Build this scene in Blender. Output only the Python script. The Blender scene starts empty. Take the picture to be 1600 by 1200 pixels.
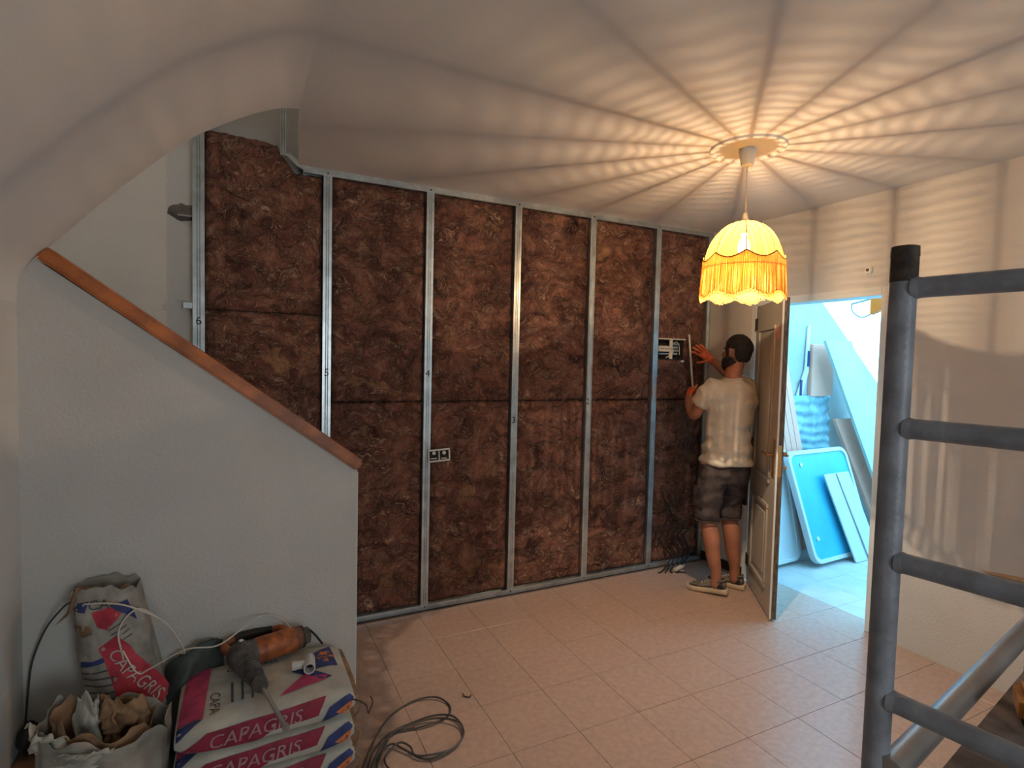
import bpy, bmesh, math, random
from mathutils import Vector, Matrix, noise
random.seed(7)
sc = bpy.context.scene
C = sc.collection
PI = math.pi
V = Vector

# ------------------------------------------------------------------ camera, world, light, exposure
cd = bpy.data.cameras.new('camera'); cam = bpy.data.objects.new('camera', cd); C.objects.link(cam)
cd.sensor_fit = 'HORIZONTAL'; cd.sensor_width = 36; cd.lens = 36 * 863.877 / 1600; cd.clip_start = 0.02
_r = V((0.89636359, -0.44272504, 0.02295333)); _u = V((-0.00068104, 0.0504008, 0.99872884)); _f = V((0.44331914, 0.8952398, -0.04487592))
cam.matrix_world = Matrix(((_r.x, _u.x, -_f.x, 0), (_r.y, _u.y, -_f.y, 0), (_r.z, _u.z, -_f.z, 1.635), (0, 0, 0, 1)))
sc.camera = cam
w = bpy.data.worlds.new('daylight'); sc.world = w; w.use_nodes = True
bg = w.node_tree.nodes['Background']; bg.inputs[0].default_value = (0.26, 0.72, 1.10, 1); bg.inputs[1].default_value = 7.0

def area(name, loc, target, sx, sy, power, col):
    l = bpy.data.lights.new(name, 'AREA'); l.shape = 'RECTANGLE'; l.size = sx; l.size_y = sy; l.energy = power; l.color = col
    o = bpy.data.objects.new(name, l); C.objects.link(o); o.location = loc
    o.rotation_euler = (V(target) - V(loc)).to_track_quat('-Z', 'Y').to_euler()
    return o
area('window_daylight', (1.4, -2.5, 1.5), (1.3, 2.0, 1.1), 1.5, 1.3, 37, (0.84, 0.95, 1.0))
area('stair_fill', (-1.6, 3.05, 3.9), (-0.4, 3.2, 1.2), 0.6, 0.5, 11, (1.0, 0.88, 0.74))  # added warm fill to brighten the stair wall, no known source up there
LAMP_POWER = 90
sc.view_settings.view_transform = 'Standard'; sc.view_settings.look = 'None'
sc.view_settings.exposure = 0.0; sc.view_settings.gamma = 1; sc.view_settings.use_curve_mapping = False

# ------------------------------------------------------------------ materials
def nodes(m): return m.node_tree.nodes, m.node_tree.links
def mat(name, col, rough=0.6, metal=0.0, var=0.08, vscale=6.0, bump=0.0, bscale=60.0, spec=0.5, stretch=(1, 1, 1), col2=None, detail=6):
    m = bpy.data.materials.new(name); m.use_nodes = True
    N, L = nodes(m); b = N['Principled BSDF']
    b.inputs['Roughness'].default_value = rough; b.inputs['Metallic'].default_value = metal
    b.inputs['Specular IOR Level'].default_value = spec
    tc = N.new('ShaderNodeTexCoord'); mp = N.new('ShaderNodeMapping'); mp.inputs['Scale'].default_value = stretch
    L.new(tc.outputs['Object'], mp.inputs[0])
    n = N.new('ShaderNodeTexNoise'); n.inputs['Scale'].default_value = vscale; n.inputs['Detail'].default_value = detail
    L.new(mp.outputs[0], n.inputs['Vector'])
    r = N.new('ShaderNodeValToRGB'); L.new(n.outputs['Fac'], r.inputs[0])
    c2 = col2 if col2 else tuple(max(0, c * (1 - 2.2 * var)) for c in col)
    r.color_ramp.elements[0].position = 0.33; r.color_ramp.elements[1].position = 0.67
    r.color_ramp.elements[0].color = (*c2, 1); r.color_ramp.elements[1].color = (*[min(1, c * (1 + var)) for c in col], 1)
    L.new(r.outputs[0], b.inputs['Base Color'])
    if bump > 0:
        n2 = N.new('ShaderNodeTexNoise'); n2.inputs['Scale'].default_value = bscale; n2.inputs['Detail'].default_value = 4
        L.new(mp.outputs[0], n2.inputs['Vector'])
        bp = N.new('ShaderNodeBump'); bp.inputs['Strength'].default_value = bump; bp.inputs['Distance'].default_value = 0.01
        L.new(n2.outputs['Fac'], bp.inputs['Height']); L.new(bp.outputs[0], b.inputs['Normal'])
    return m

M = {}
M['plaster'] = mat('wall_plaster', (0.60, 0.58, 0.55), 0.9, var=0.03, vscale=2.5, bump=0.25, bscale=90, spec=0.2)
M['ceiling'] = mat('ceiling_plaster', (0.64, 0.62, 0.60), 0.9, var=0.02, vscale=2, bump=0.10, bscale=70, spec=0.2)
M['outside'] = mat('courtyard_render', (0.46, 0.49, 0.49), 0.9, var=0.05, vscale=3, bump=0.3, bscale=60, spec=0.2)
M['tile'] = mat('floor_tile', (0.43, 0.305, 0.25), 0.33, var=0.055, vscale=34, bump=0.02, bscale=130, spec=0.5, detail=10)
def world_pos(m):
    N, L = nodes(m); g = N.new('ShaderNodeNewGeometry'); mp = [n for n in N if n.bl_idname == 'ShaderNodeMapping'][0]; L.new(g.outputs['Position'], mp.inputs[0])
world_pos(M['tile'])
M['grout'] = mat('tile_grout', (0.25, 0.185, 0.155), 0.9)
M['littile'] = mat('floor_tile_daylit', (0.44, 0.44, 0.44), 0.5, var=0.05)  # paler than the room's tile: strong daylight out there painted into the colour
M['galv'] = mat('galvanised_steel', (0.60, 0.66, 0.68), 0.34, metal=0.85, var=0.10, vscale=14, bump=0.05, bscale=50)
M['oak'] = mat('handrail_wood', (0.50, 0.150, 0.040), 0.4, var=0.22, vscale=9, stretch=(1, 1, 1), bump=0.05, bscale=80)
M['door'] = mat('door_paint', (0.50, 0.46, 0.40), 0.45, var=0.03)
M['dooredge'] = mat('door_edge_wood', (0.13, 0.095, 0.06), 0.5, var=0.3, vscale=20, stretch=(4, 4, 1))
M['white'] = mat('white_paint', (0.72, 0.72, 0.68), 0.5, var=0.03)
M['brass'] = mat('aged_brass', (0.45, 0.25, 0.10), 0.35, metal=0.9)
M['black'] = mat('black_plastic', (0.012, 0.012, 0.013), 0.5)
M['hinge'] = mat('dark_hinge', (0.05, 0.035, 0.025), 0.5, metal=0.5)
M['scaf'] = mat('scaffold_paint', (0.24, 0.25, 0.285), 0.42, var=0.14, vscale=18, bump=0.15, bscale=90)
M['rust'] = mat('rusty_bare_steel', (0.060, 0.038, 0.026), 0.75, var=0.3, vscale=40, bump=0.3, bscale=120)
M['plank'] = mat('dusty_plank', (0.17, 0.135, 0.12), 0.85, var=0.25, vscale=12, bump=0.3, bscale=90)
M['rawwood'] = mat('raw_wood', (0.42, 0.23, 0.11), 0.7, var=0.2, vscale=20)
M['orangeplastic'] = mat('amber_case', (0.55, 0.23, 0.03), 0.5, var=0.15, vscale=25)
M['skin'] = mat('skin', (0.40, 0.165, 0.095), 0.5, var=0.08, vscale=10, bump=0.05, bscale=150)
M['shirt'] = mat('cotton_shirt', (0.66, 0.60, 0.50), 0.9, var=0.06, vscale=8, bump=0.2, bscale=250, spec=0.1)
M['shorts'] = mat('grey_denim', (0.085, 0.068, 0.068), 0.9, var=0.25, vscale=14, bump=0.3, bscale=220, spec=0.1)
M['hair'] = mat('dark_hair', (0.014, 0.010, 0.008), 0.6, var=0.3, vscale=60, bump=0.9, bscale=140, stretch=(1, 1, .5))
M['glove'] = mat('orange_glove', (0.80, 0.155, 0.045), 0.6, var=0.1, vscale=20, bump=0.2, bscale=150)
M['shoe'] = mat('shoe_mesh_grey', (0.15, 0.13, 0.105), 0.8, var=0.2, vscale=40, bump=0.3, bscale=200)
M['sole'] = mat('shoe_sole', (0.60, 0.47, 0.32), 0.6)
M['shoedark'] = mat('shoe_dark_patch', (0.02, 0.02, 0.022), 0.5)
M['cable'] = mat('grey_cable', (0.060, 0.055, 0.050), 0.5)
M['whitecable'] = mat('white_cable', (0.62, 0.55, 0.46), 0.5)
M['pvc'] = mat('white_pvc', (0.66, 0.64, 0.60), 0.4)
M['paper2'] = mat('worn_sack_paper', (0.36, 0.325, 0.28), 0.8, var=0.18, vscale=9, bump=0.5, bscale=22, spec=0.3)
M['letter2'] = mat('dull_pink_lettering', (0.44, 0.25, 0.27), 0.7)
M['paper'] = mat('sack_paper', (0.52, 0.49, 0.42), 0.75, var=0.10, vscale=9, bump=0.35, bscale=25, spec=0.3)
M['kraft'] = mat('kraft_paper', (0.33, 0.19, 0.10), 0.85, var=0.2, vscale=14, bump=0.4, bscale=40)
M['card'] = mat('cardboard', (0.28, 0.15, 0.08), 0.9, var=0.2, vscale=9)
M['pink'] = mat('magenta_print', (0.50, 0.055, 0.14), 0.7, var=0.15, vscale=20)
M['crimson'] = mat('crimson_print', (0.30, 0.022, 0.055), 0.7, var=0.15, vscale=20)
M['red'] = mat('red_print', (0.55, 0.045, 0.07), 0.7, var=0.15, vscale=20)
M['blue'] = mat('navy_print', (0.035, 0.05, 0.17), 0.7, var=0.15, vscale=20)
M['orange'] = mat('orange_print', (0.72, 0.22, 0.06), 0.7, var=0.15, vscale=20)
M['ink'] = mat('grey_ink', (0.10, 0.09, 0.09), 0.8)
M['letter'] = mat('pale_lettering', (0.60, 0.55, 0.50), 0.7)
M['tarp'] = mat('green_sheet', (0.050, 0.066, 0.060), 0.6, var=0.25, vscale=9)
M['drill'] = mat('orange_tool_housing', (0.42, 0.115, 0.030), 0.5, var=0.25, vscale=25)
M['dgrey'] = mat('dusty_grey_rubber', (0.115, 0.100, 0.088), 0.8, var=0.25, vscale=30)
M['steel'] = mat('worn_steel', (0.40, 0.38, 0.37), 0.4, metal=0.7)
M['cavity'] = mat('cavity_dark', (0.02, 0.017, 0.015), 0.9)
M['cream'] = mat('cream_plastic', (0.62, 0.55, 0.44), 0.5)
M['gyp'] = mat('plasterboard_face', (0.46, 0.60, 0.57), 0.85, var=0.03)
M['cream2'] = mat('cream_shutter', (0.85, 0.42, 0.31), 0.6, var=0.03)
M['tray'] = mat('white_acrylic', (0.56, 0.60, 0.62), 0.3, var=0.02)
M['trayblue'] = mat('turquoise_underside', (0.04, 0.40, 0.60), 0.4, var=0.04)
M['plasticsheet'] = mat('pale_blue_film', (0.26, 0.46, 0.54), 0.4, var=0.15, vscale=12, bump=0.6, bscale=14)
M['amber'] = mat('amber_canvas', (0.95, 0.20, 0.01), 0.6)
M['eye'] = mat('eye_white', (0.7, 0.68, 0.64), 0.3)

def wool_material():
    m = bpy.data.materials.new('brown_mineral_wool'); m.use_nodes = True
    N, L = nodes(m); b = N['Principled BSDF']; b.inputs['Roughness'].default_value = 0.9; b.inputs['Specular IOR Level'].default_value = 0.2
    g = N.new('ShaderNodeNewGeometry')
    def noise_(vec, scale, detail, rough=0.6):
        n = N.new('ShaderNodeTexNoise'); n.inputs['Scale'].default_value = scale; n.inputs['Detail'].default_value = detail; n.inputs['Roughness'].default_value = rough
        L.new(vec, n.inputs['Vector']); return n
    def mth(op, a, b_=None):
        n = N.new('ShaderNodeMath'); n.operation = op
        for i, x in enumerate((a, b_)):
            if x is None: continue
            if isinstance(x, (int, float)): n.inputs[i].default_value = x
            else: L.new(x, n.inputs[i])
        return n.outputs[0]
    def rng(x, a, b_, c=0.0, d=1.0):
        n = N.new('ShaderNodeMapRange'); L.new(x, n.inputs[0])
        for i, q in enumerate((a, b_, c, d)): n.inputs[i + 1].default_value = q
        return n.outputs[0]
    def warped(src, scale, amt):
        w_ = noise_(src, scale, 2)
        sub = N.new('ShaderNodeVectorMath'); sub.operation = 'SUBTRACT'; L.new(w_.outputs['Color'], sub.inputs[0]); sub.inputs[1].default_value = (.5, .5, .5)
        scl = N.new('ShaderNodeVectorMath'); scl.operation = 'SCALE'; L.new(sub.outputs[0], scl.inputs[0]); scl.inputs['Scale'].default_value = amt
        add = N.new('ShaderNodeVectorMath'); L.new(src, add.inputs[0]); L.new(scl.outputs[0], add.inputs[1]); return add.outputs[0]
    pos = g.outputs['Position']
    wp = warped(warped(pos, 4.5, 0.30), 14, 0.10)
    mp = N.new('ShaderNodeMapping'); mp.inputs['Scale'].default_value = (1, 1, 1.9); L.new(wp, mp.inputs[0]); q = mp.outputs[0]
    base = noise_(q, 5.0, 10, 0.66).outputs['Fac']
    r = N.new('ShaderNodeValToRGB'); L.new(base, r.inputs[0]); e = r.color_ramp.elements
    e[0].position = 0.30; e[0].color = (0.022, 0.0105, 0.010, 1)
    e[1].position = 0.74; e[1].color = (0.42, 0.20, 0.135, 1)
    x = e.new(0.47); x.color = (0.135, 0.056, 0.042, 1)
    x = e.new(0.58); x.color = (0.26, 0.112, 0.080, 1)
    def wisps(scale, width, gs, g0, g1, seed):
        off = N.new('ShaderNodeVectorMath'); L.new(q, off.inputs[0]); off.inputs[1].default_value = (seed, seed, seed)
        n = noise_(off.outputs[0], scale, 4, 0.55).outputs['Fac']
        rd = rng(mth('ABSOLUTE', mth('SUBTRACT', n, 0.5)), 0, width, 1, 0)
        gt = noise_(off.outputs[0], gs, 4, 0.6).outputs['Fac']
        return mth('MULTIPLY', rd, rng(gt, g0, g1))
    w1 = wisps(5.5, 0.030, 4, 0.47, 0.62, 3.1); w2 = wisps(11, 0.04, 7, 0.48, 0.64, 7.7); w3 = wisps(34, 0.07, 12, 0.46, 0.62, 1.3)
    ws = mth('MAXIMUM', mth('MAXIMUM', mth('MULTIPLY', w1, 0.75), mth('MULTIPLY', w2, 0.60)), mth('MULTIPLY', w3, 0.42))
    mix = N.new('ShaderNodeMix'); mix.data_type = 'RGBA'
    L.new(ws, mix.inputs[0]); L.new(r.outputs[0], mix.inputs[6]); mix.inputs[7].default_value = (0.66, 0.44, 0.31, 1)
    pt = noise_(wp, 4.0, 3).outputs['Fac']
    mix2 = N.new('ShaderNodeMix'); mix2.data_type = 'RGBA'; L.new(rng(pt, 0.64, 0.70, 0, 0.55), mix2.inputs[0]); L.new(mix.outputs[2], mix2.inputs[6]); mix2.inputs[7].default_value = (0.42, 0.24, 0.12, 1)
    L.new(mix2.outputs[2], b.inputs['Base Color'])
    bp = N.new('ShaderNodeBump'); bp.inputs['Strength'].default_value = 1.0; bp.inputs['Distance'].default_value = 0.045
    L.new(mth('ADD', base, mth('MULTIPLY', ws, 0.35)), bp.inputs['Height']); L.new(bp.outputs[0], b.inputs['Normal'])
    return m
M['wool'] = wool_material()
M['fibre'] = mat('loose_wool_fibre', (0.40, 0.22, 0.15), 0.9, var=0.38, vscale=25)

def emission(name, col, s):
    m = bpy.data.materials.new(name); m.use_nodes = True; N, L = nodes(m); N.clear()
    e = N.new('ShaderNodeEmission'); e.inputs[0].default_value = (*col, 1); e.inputs[1].default_value = s
    t = N.new('ShaderNodeBsdfTransparent'); a = N.new('ShaderNodeAddShader'); o = N.new('ShaderNodeOutputMaterial')
    L.new(e.outputs[0], a.inputs[0]); L.new(t.outputs[0], a.inputs[1]); L.new(a.outputs[0], o.inputs[0]); return m
M['bulb'] = emission('bulb_glow', (1.0, 0.80, 0.45), 9)

def fabric_material(name, col, ribs, transp_max, wave=True):
    """thin gathered fabric: dense and closed at the ribs, open weave between them"""
    m = bpy.data.materials.new(name); m.use_nodes = True; N, L = nodes(m); N.clear()
    tc = N.new('ShaderNodeTexCoord'); sx = N.new('ShaderNodeSeparateXYZ'); L.new(tc.outputs['Object'], sx.inputs[0])
    def mth(op, a, b=None):
        n = N.new('ShaderNodeMath'); n.operation = op
        for i, x in enumerate((a, b)):
            if x is None: continue
            if isinstance(x, (int, float)): n.inputs[i].default_value = x
            else: L.new(x, n.inputs[i])
        return n.outputs[0]
    ang = mth('ARCTAN2', sx.outputs[1], sx.outputs[0])
    c = mth('COSINE', mth('MULTIPLY', ang, float(ribs)))            # 1 at the ribs
    k = mth('MULTIPLY', mth('SUBTRACT', 1.0, c), 0.5)               # 0 at rib, 1 between
    k = mth('ADD', mth('MULTIPLY', mth('POWER', k, 0.8), 0.66), 0.34)
    rad = mth('SQRT', mth('ADD', mth('MULTIPLY', sx.outputs[0], sx.outputs[0]), mth('MULTIPLY', sx.outputs[1], sx.outputs[1])))
    k = mth('MULTIPLY', k, mth('ADD', 0.12, mth('MULTIPLY', mth('POWER', mth('DIVIDE', rad, 0.186), 1.4), 0.88)))
    nz = N.new('ShaderNodeTexNoise'); nz.inputs['Scale'].default_value = 14; nz.inputs['Detail'].default_value = 2; L.new(tc.outputs['Object'], nz.inputs['Vector'])
    wv = mth('SINE', mth('ADD', mth('MULTIPLY', sx.outputs[2], 1020.0), mth('MULTIPLY', nz.outputs['Fac'], 13.0)))
    wv = mth('ADD', mth('MULTIPLY', wv, 0.29 if wave else 0.05), 0.72)
    fac = mth('MULTIPLY', mth('MULTIPLY', k, wv), transp_max)
    fac = mth('ADD', fac, 0.03)
    tr = N.new('ShaderNodeBsdfTransparent'); tl = N.new('ShaderNodeBsdfTranslucent'); df = N.new('ShaderNodeBsdfDiffuse')
    tl.inputs[0].default_value = (*col, 1); df.inputs[0].default_value = (*col, 1)
    tr.inputs[0].default_value = (1.0, 0.93, 0.80, 1)
    m1 = N.new('ShaderNodeMixShader'); m1.inputs[0].default_value = 0.65; L.new(df.outputs[0], m1.inputs[1]); L.new(tl.outputs[0], m1.inputs[2])
    m2 = N.new('ShaderNodeMixShader'); L.new(fac, m2.inputs[0]); L.new(m1.outputs[0], m2.inputs[1]); L.new(tr.outputs[0], m2.inputs[2])
    o = N.new('ShaderNodeOutputMaterial'); L.new(m2.outputs[0], o.inputs[0]); return m
M['shade'] = fabric_material('lampshade_fabric', (0.155, 0.088, 0.013), 16, 0.60)
M['fringe'] = fabric_material('fringe_thread', (0.80, 0.56, 0.20), 8, 0.0, False)
M['piping'] = mat('golden_piping', (0.40, 0.20, 0.03), 0.8)

# ------------------------------------------------------------------ mesh building
class MB:
    def __init__(s): s.v = []; s.f = []; s.m = []
    def add(s, vs, fs, mi=0):
        o = len(s.v); s.v += [tuple(x) for x in vs]; s.f += [tuple(i + o for i in f) for f in fs]; s.m += [mi] * len(fs); return s
    def box(s, lo, hi, R=None, c=None, bev=0.0, mi=0):
        bm = bmesh.new(); bmesh.ops.create_cube(bm, size=1)
        lo, hi = V(lo), V(hi); ctr = (lo + hi) / 2; d = hi - lo
        for v in bm.verts: v.co = V((v.co.x * d.x, v.co.y * d.y, v.co.z * d.z))
        if bev > 0: bmesh.ops.bevel(bm, geom=list(bm.edges), offset=min(bev, min(abs(d.x), abs(d.y), abs(d.z)) * .45), segments=2, affect='EDGES')
        bm.verts.ensure_lookup_table()
        for v in bm.verts:
            p = v.co + ctr
            if R: p = R @ (p - (c or V((0, 0, 0)))) + (c or V((0, 0, 0)))
            v.co = p
        s.add([v.co.copy() for v in bm.verts], [[v.index for v in f.verts] for f in bm.faces], mi); bm.free(); return s
    def tube(s, pts, r, n=12, caps=True, mi=0, closed=False):
        pts = [V(p) for p in pts]; rs = r if isinstance(r, (list, tuple)) else [r] * len(pts)
        N = len(pts); vs = []; fs = []
        t = (pts[1] - pts[0]).normalized(); u = t.orthogonal().normalized()
        for i, p in enumerate(pts):
            if closed: t = (pts[(i + 1) % N] - pts[i - 1]).normalized()
            else: t = (pts[min(i + 1, N - 1)] - pts[max(i - 1, 0)]).normalized()
            u = (u - t * u.dot(t)).normalized(); w_ = t.cross(u)
            for k in range(n):
                a = 2 * PI * k / n; vs.append(p + (u * math.cos(a) + w_ * math.sin(a)) * rs[i])
        for i in range(N if closed else N - 1):
            j = (i + 1) % N
            for k in range(n): fs.append((i * n + k, i * n + (k + 1) % n, j * n + (k + 1) % n, j * n + k))
        if caps and not closed: fs.append(tuple(range(n))[::-1]); fs.append(tuple((N - 1) * n + k for k in range(n)))
        return s.add(vs, fs, mi)
    def rings(s, rings, caps=True, mi=0):
        n = len(rings[0]); vs = [p for r in rings for p in r]; fs = []
        for i in range(len(rings) - 1):
            for k in range(n): fs.append((i * n + k, i * n + (k + 1) % n, (i + 1) * n + (k + 1) % n, (i + 1) * n + k))
        if caps: fs.append(tuple(range(n))[::-1]); fs.append(tuple((len(rings) - 1) * n + k for k in range(n)))
        return s.add(vs, fs, mi)
    def prism(s, poly, d, mi=0):
        """planar polygon (3D points) extruded by vector d"""
        n = len(poly); d = V(d); vs = [V(p) for p in poly] + [V(p) + d for p in poly]
        fs = [tuple(range(n))[::-1], tuple(range(n, 2 * n))] + [(i, (i + 1) % n, n + (i + 1) % n, n + i) for i in range(n)]
        return s.add(vs, fs, mi)
    def grid(s, fn, nu, nv, mi=0):
        vs = [fn(i / nu, j / nv) for j in range(nv + 1) for i in range(nu + 1)]
        fs = [(j * (nu + 1) + i, j * (nu + 1) + i + 1, (j + 1) * (nu + 1) + i + 1, (j + 1) * (nu + 1) + i) for j in range(nv) for i in range(nu)]
        return s.add(vs, fs, mi)

ORG = {}
def link(name, me, mats, parent=None, smooth=False, origin=None):
    """links a world-space mesh as one object whose origin is its base (or its thing's origin)"""
    if parent is not None: og = ORG[parent]
    elif origin is not None: og = V(origin)
    else:
        xs = [v.co.x for v in me.vertices]; ys = [v.co.y for v in me.vertices]; zs = [v.co.z for v in me.vertices]
        og = V(((min(xs) + max(xs)) / 2, (min(ys) + max(ys)) / 2, min(zs)))
    me.transform(Matrix.Translation(-og))
    for m in (mats if isinstance(mats, (list, tuple)) else [mats]): me.materials.append(m)
    if smooth:
        me.shade_smooth()
        if smooth != 'all':
            try: me.set_sharp_from_angle(angle=math.radians(38))
            except Exception: pass
    o = bpy.data.objects.new(name, me); C.objects.link(o); ORG[o] = og
    if parent is not None: o.parent = parent
    else: o.location = og
    return o
def obj(name, mb, m, parent=None, smooth=True, origin=None):
    me = bpy.data.meshes.new(name); me.from_pydata(mb.v, [], mb.f)
    if any(mb.m): me.polygons.foreach_set('material_index', mb.m)
    me.update()
    bm = bmesh.new(); bm.from_mesh(me); bmesh.ops.recalc_face_normals(bm, faces=bm.faces); bm.to_mesh(me); bm.free()
    return link(name, me, m, parent, smooth, origin)
def pieces(name, mb, m, parent, smooth=True):
    """links every separate piece of a mesh as an object of its own"""
    par = list(range(len(mb.v)))
    def find(i):
        while par[i] != i: par[i] = par[par[i]]; i = par[i]
        return i
    for f in mb.f:
        a_ = find(f[0])
        for q in f[1:]: par[find(q)] = a_
    grp = {}
    for f in mb.f: grp.setdefault(find(f[0]), []).append(f)
    out = []
    for fs in grp.values():
        ids = sorted({i for f in fs for i in f}); mp = {i: k for k, i in enumerate(ids)}
        b = MB(); b.add([mb.v[i] for i in ids], [[mp[i] for i in f] for f in fs]); out.append(obj(name, b, m, parent, smooth))
    return out
def tag(o, label, cat, group=None):
    o['label'] = label; o['category'] = cat
    if group: o['group'] = group
    return o
def thing(name, label, cat, loc, group=None):
    o = bpy.data.objects.new(name, None); C.objects.link(o); o.location = loc; ORG[o] = V(loc); o.empty_display_size = .1
    return tag(o, label, cat, group)
def struct(o): o['kind'] = 'structure'; return o
def stuff(o): o['kind'] = 'stuff'; return o
def lab(o, l): o['label'] = l; return o
def spline(pts, sub=6, closed=False):
    P = [V(p) for p in pts]; n = len(P); out = []
    for i in range(n if closed else n - 1):
        if closed: a, b, c, d = P[i - 1], P[i], P[(i + 1) % n], P[(i + 2) % n]
        else: a, b, c, d = P[max(i - 1, 0)], P[i], P[i + 1], P[min(i + 2, n - 1)]
        for k in range(sub):
            t = k / sub
            out.append(0.5 * ((2 * b) + (c - a) * t + (2 * a - 5 * b + 4 * c - d) * t * t + (3 * b - a - 3 * c + d) * t ** 3))
    if not closed: out.append(P[-1])
    return out
def fbm(p, o=4):
    return noise.fractal(p, 1.0, 2.0, o)
def modmesh(mb, mods):
    """runs a mesh through modifiers and returns the baked mesh"""
    me = bpy.data.meshes.new('tmp'); me.from_pydata(mb.v, [], mb.f); me.update()
    bm = bmesh.new(); bm.from_mesh(me); bmesh.ops.recalc_face_normals(bm, faces=bm.faces); bm.to_mesh(me); bm.free()
    o = bpy.data.objects.new('tmp', me); C.objects.link(o)
    for t, kw in mods:
        m = o.modifiers.new(t, t)
        for k, v in kw.items(): setattr(m, k, v)
    dg = bpy.context.evaluated_depsgraph_get(); dg.update()
    r = bpy.data.meshes.new_from_object(o.evaluated_get(dg)); bpy.data.objects.remove(o); bpy.data.meshes.remove(me)
    return r
def organic(name, mb, m, parent, voxel=.008, smooth_it=4, deform=None, factor=.6):
    me = modmesh(mb, [('REMESH', dict(mode='VOXEL', voxel_size=voxel)), ('SMOOTH', dict(factor=factor, iterations=smooth_it))])
    if deform:
        nr = [v.normal.copy() for v in me.vertices]
        for v, n in zip(me.vertices, nr): v.co = v.co + n * deform(v.co, n)
    return link(name, me, m, parent, 'all')

# text and flat print that follows a surface
def text_polys(txt, size=1.0):
    cu = bpy.data.curves.new('t', 'FONT'); cu.body = txt; cu.size = size; cu.align_x = 'CENTER'; cu.align_y = 'CENTER'; cu.resolution_u = 3
    o = bpy.data.objects.new('t', cu); C.objects.link(o); dg = bpy.context.evaluated_depsgraph_get(); dg.update()
    me = bpy.data.meshes.new_from_object(o.evaluated_get(dg)); bpy.data.objects.remove(o)
    vs = [v.co.copy() for v in me.vertices]; fs = [tuple(p.vertices) for p in me.polygons]; bpy.data.meshes.remove(me); return vs, fs
def print_text(name, txt, size, fn, m, parent, centre=(0, 0), ang=0.0, sx=1.0, shear=0.0):
    vs, fs = text_polys(txt, size); c, s_ = math.cos(ang), math.sin(ang); out = []
    for v in vs:
        x = v.x * sx + v.y * shear; y = v.y; out.append(fn(centre[0] + x * c - y * s_, centre[1] + x * s_ + y * c))
    mb = MB().add(out, fs); me = bpy.data.meshes.new(name); me.from_pydata(mb.v, [], mb.f); me.update()
    return link(name, me, m, parent, False)
def print_poly(name, poly, fn, m, parent, step=0.03):
    bm = bmesh.new(); vs = [bm.verts.new((p[0], p[1], 0)) for p in poly]; f = bm.faces.new(vs)
    if f.normal.z < 0: bmesh.ops.reverse_faces(bm, faces=[f])
    xs = [p[0] for p in poly]; ys = [p[1] for p in poly]
    def cuts(lo, hi):
        a = math.ceil(lo / step) * step
        while a < hi: yield a; a += step
    for x in cuts(min(xs), max(xs)): bmesh.ops.bisect_plane(bm, geom=bm.verts[:] + bm.edges[:] + bm.faces[:], plane_co=(x, 0, 0), plane_no=(1, 0, 0))
    for y in cuts(min(ys), max(ys)): bmesh.ops.bisect_plane(bm, geom=bm.verts[:] + bm.edges[:] + bm.faces[:], plane_co=(0, y, 0), plane_no=(0, 1, 0))
    bm.verts.ensure_lookup_table(); bm.verts.index_update()
    out = [fn(v.co.x, v.co.y) for v in bm.verts]; fs = [[v.index for v in f.verts] for f in bm.faces]; bm.free()
    me = bpy.data.meshes.new(name); me.from_pydata([tuple(p) for p in out], [], fs); me.update()
    return link(name, me, m, parent, 'all')

# ================================================================== THE SETTING
XL, XR, YB, YF, ZC = -0.726, 3.49, 3.50, -2.6, 2.70
# floor with tiles
fl = MB(); fl.box((XL - .15, YF - .15, -.14), (6.3, YB + .15, -.012))
floor = struct(obj('floor', fl, M['grout'], smooth=False))
TX, TY = 0.327, 0.342
tile_mesh = None
def tile_at(cx, cy, out=False):
    global tile_mesh, tile_out
    if tile_mesh is None:
        b = MB(); b.box((-TX / 2 + .0008, -TY / 2 + .0008, -.012), (TX / 2 - .0008, TY / 2 - .0008, 0))
        bm = bmesh.new(); me = bpy.data.meshes.new('tile'); me.from_pydata(b.v, [], b.f); bm.from_mesh(me)
        top = [e for e in bm.edges if all(v.co.z > -.001 for v in e.verts)]
        bmesh.ops.bevel(bm, geom=top, offset=.0008, segments=1, affect='EDGES'); bmesh.ops.recalc_face_normals(bm, faces=bm.faces)
        bm.to_mesh(me); bm.free(); me.materials.append(M['tile']); tile_mesh = me; tile_out = me.copy(); tile_out.materials[0] = M['littile']
    o = bpy.data.objects.new('tile', tile_out if out else tile_mesh); C.objects.link(o); o.parent = floor
    o.location = V((cx, cy, random.uniform(-.0004, .0004))) - ORG[floor]; return o
rest = MB()
for i in range(-9, 14):
    for j in range(-13, 6):
        cx = 2.005 + (i + .5) * TX; cy = 1.635 + (j + .5) * TY
        if cx > 6.2 or cx < XL - .15 or cy > YB: continue
        inside = cx < XR + .1
        if not inside and cy < 0.3: continue
        if cy > 0.25: tile_at(cx, cy, cx > XR + .10)
        else: rest.box((cx - TX / 2 + .0008, cy - TY / 2 + .0008, -.012), (cx + TX / 2 - .0008, cy + TY / 2 - .0008, 0))
stuff(obj('tile', rest, M['tile'], floor, False))

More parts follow.
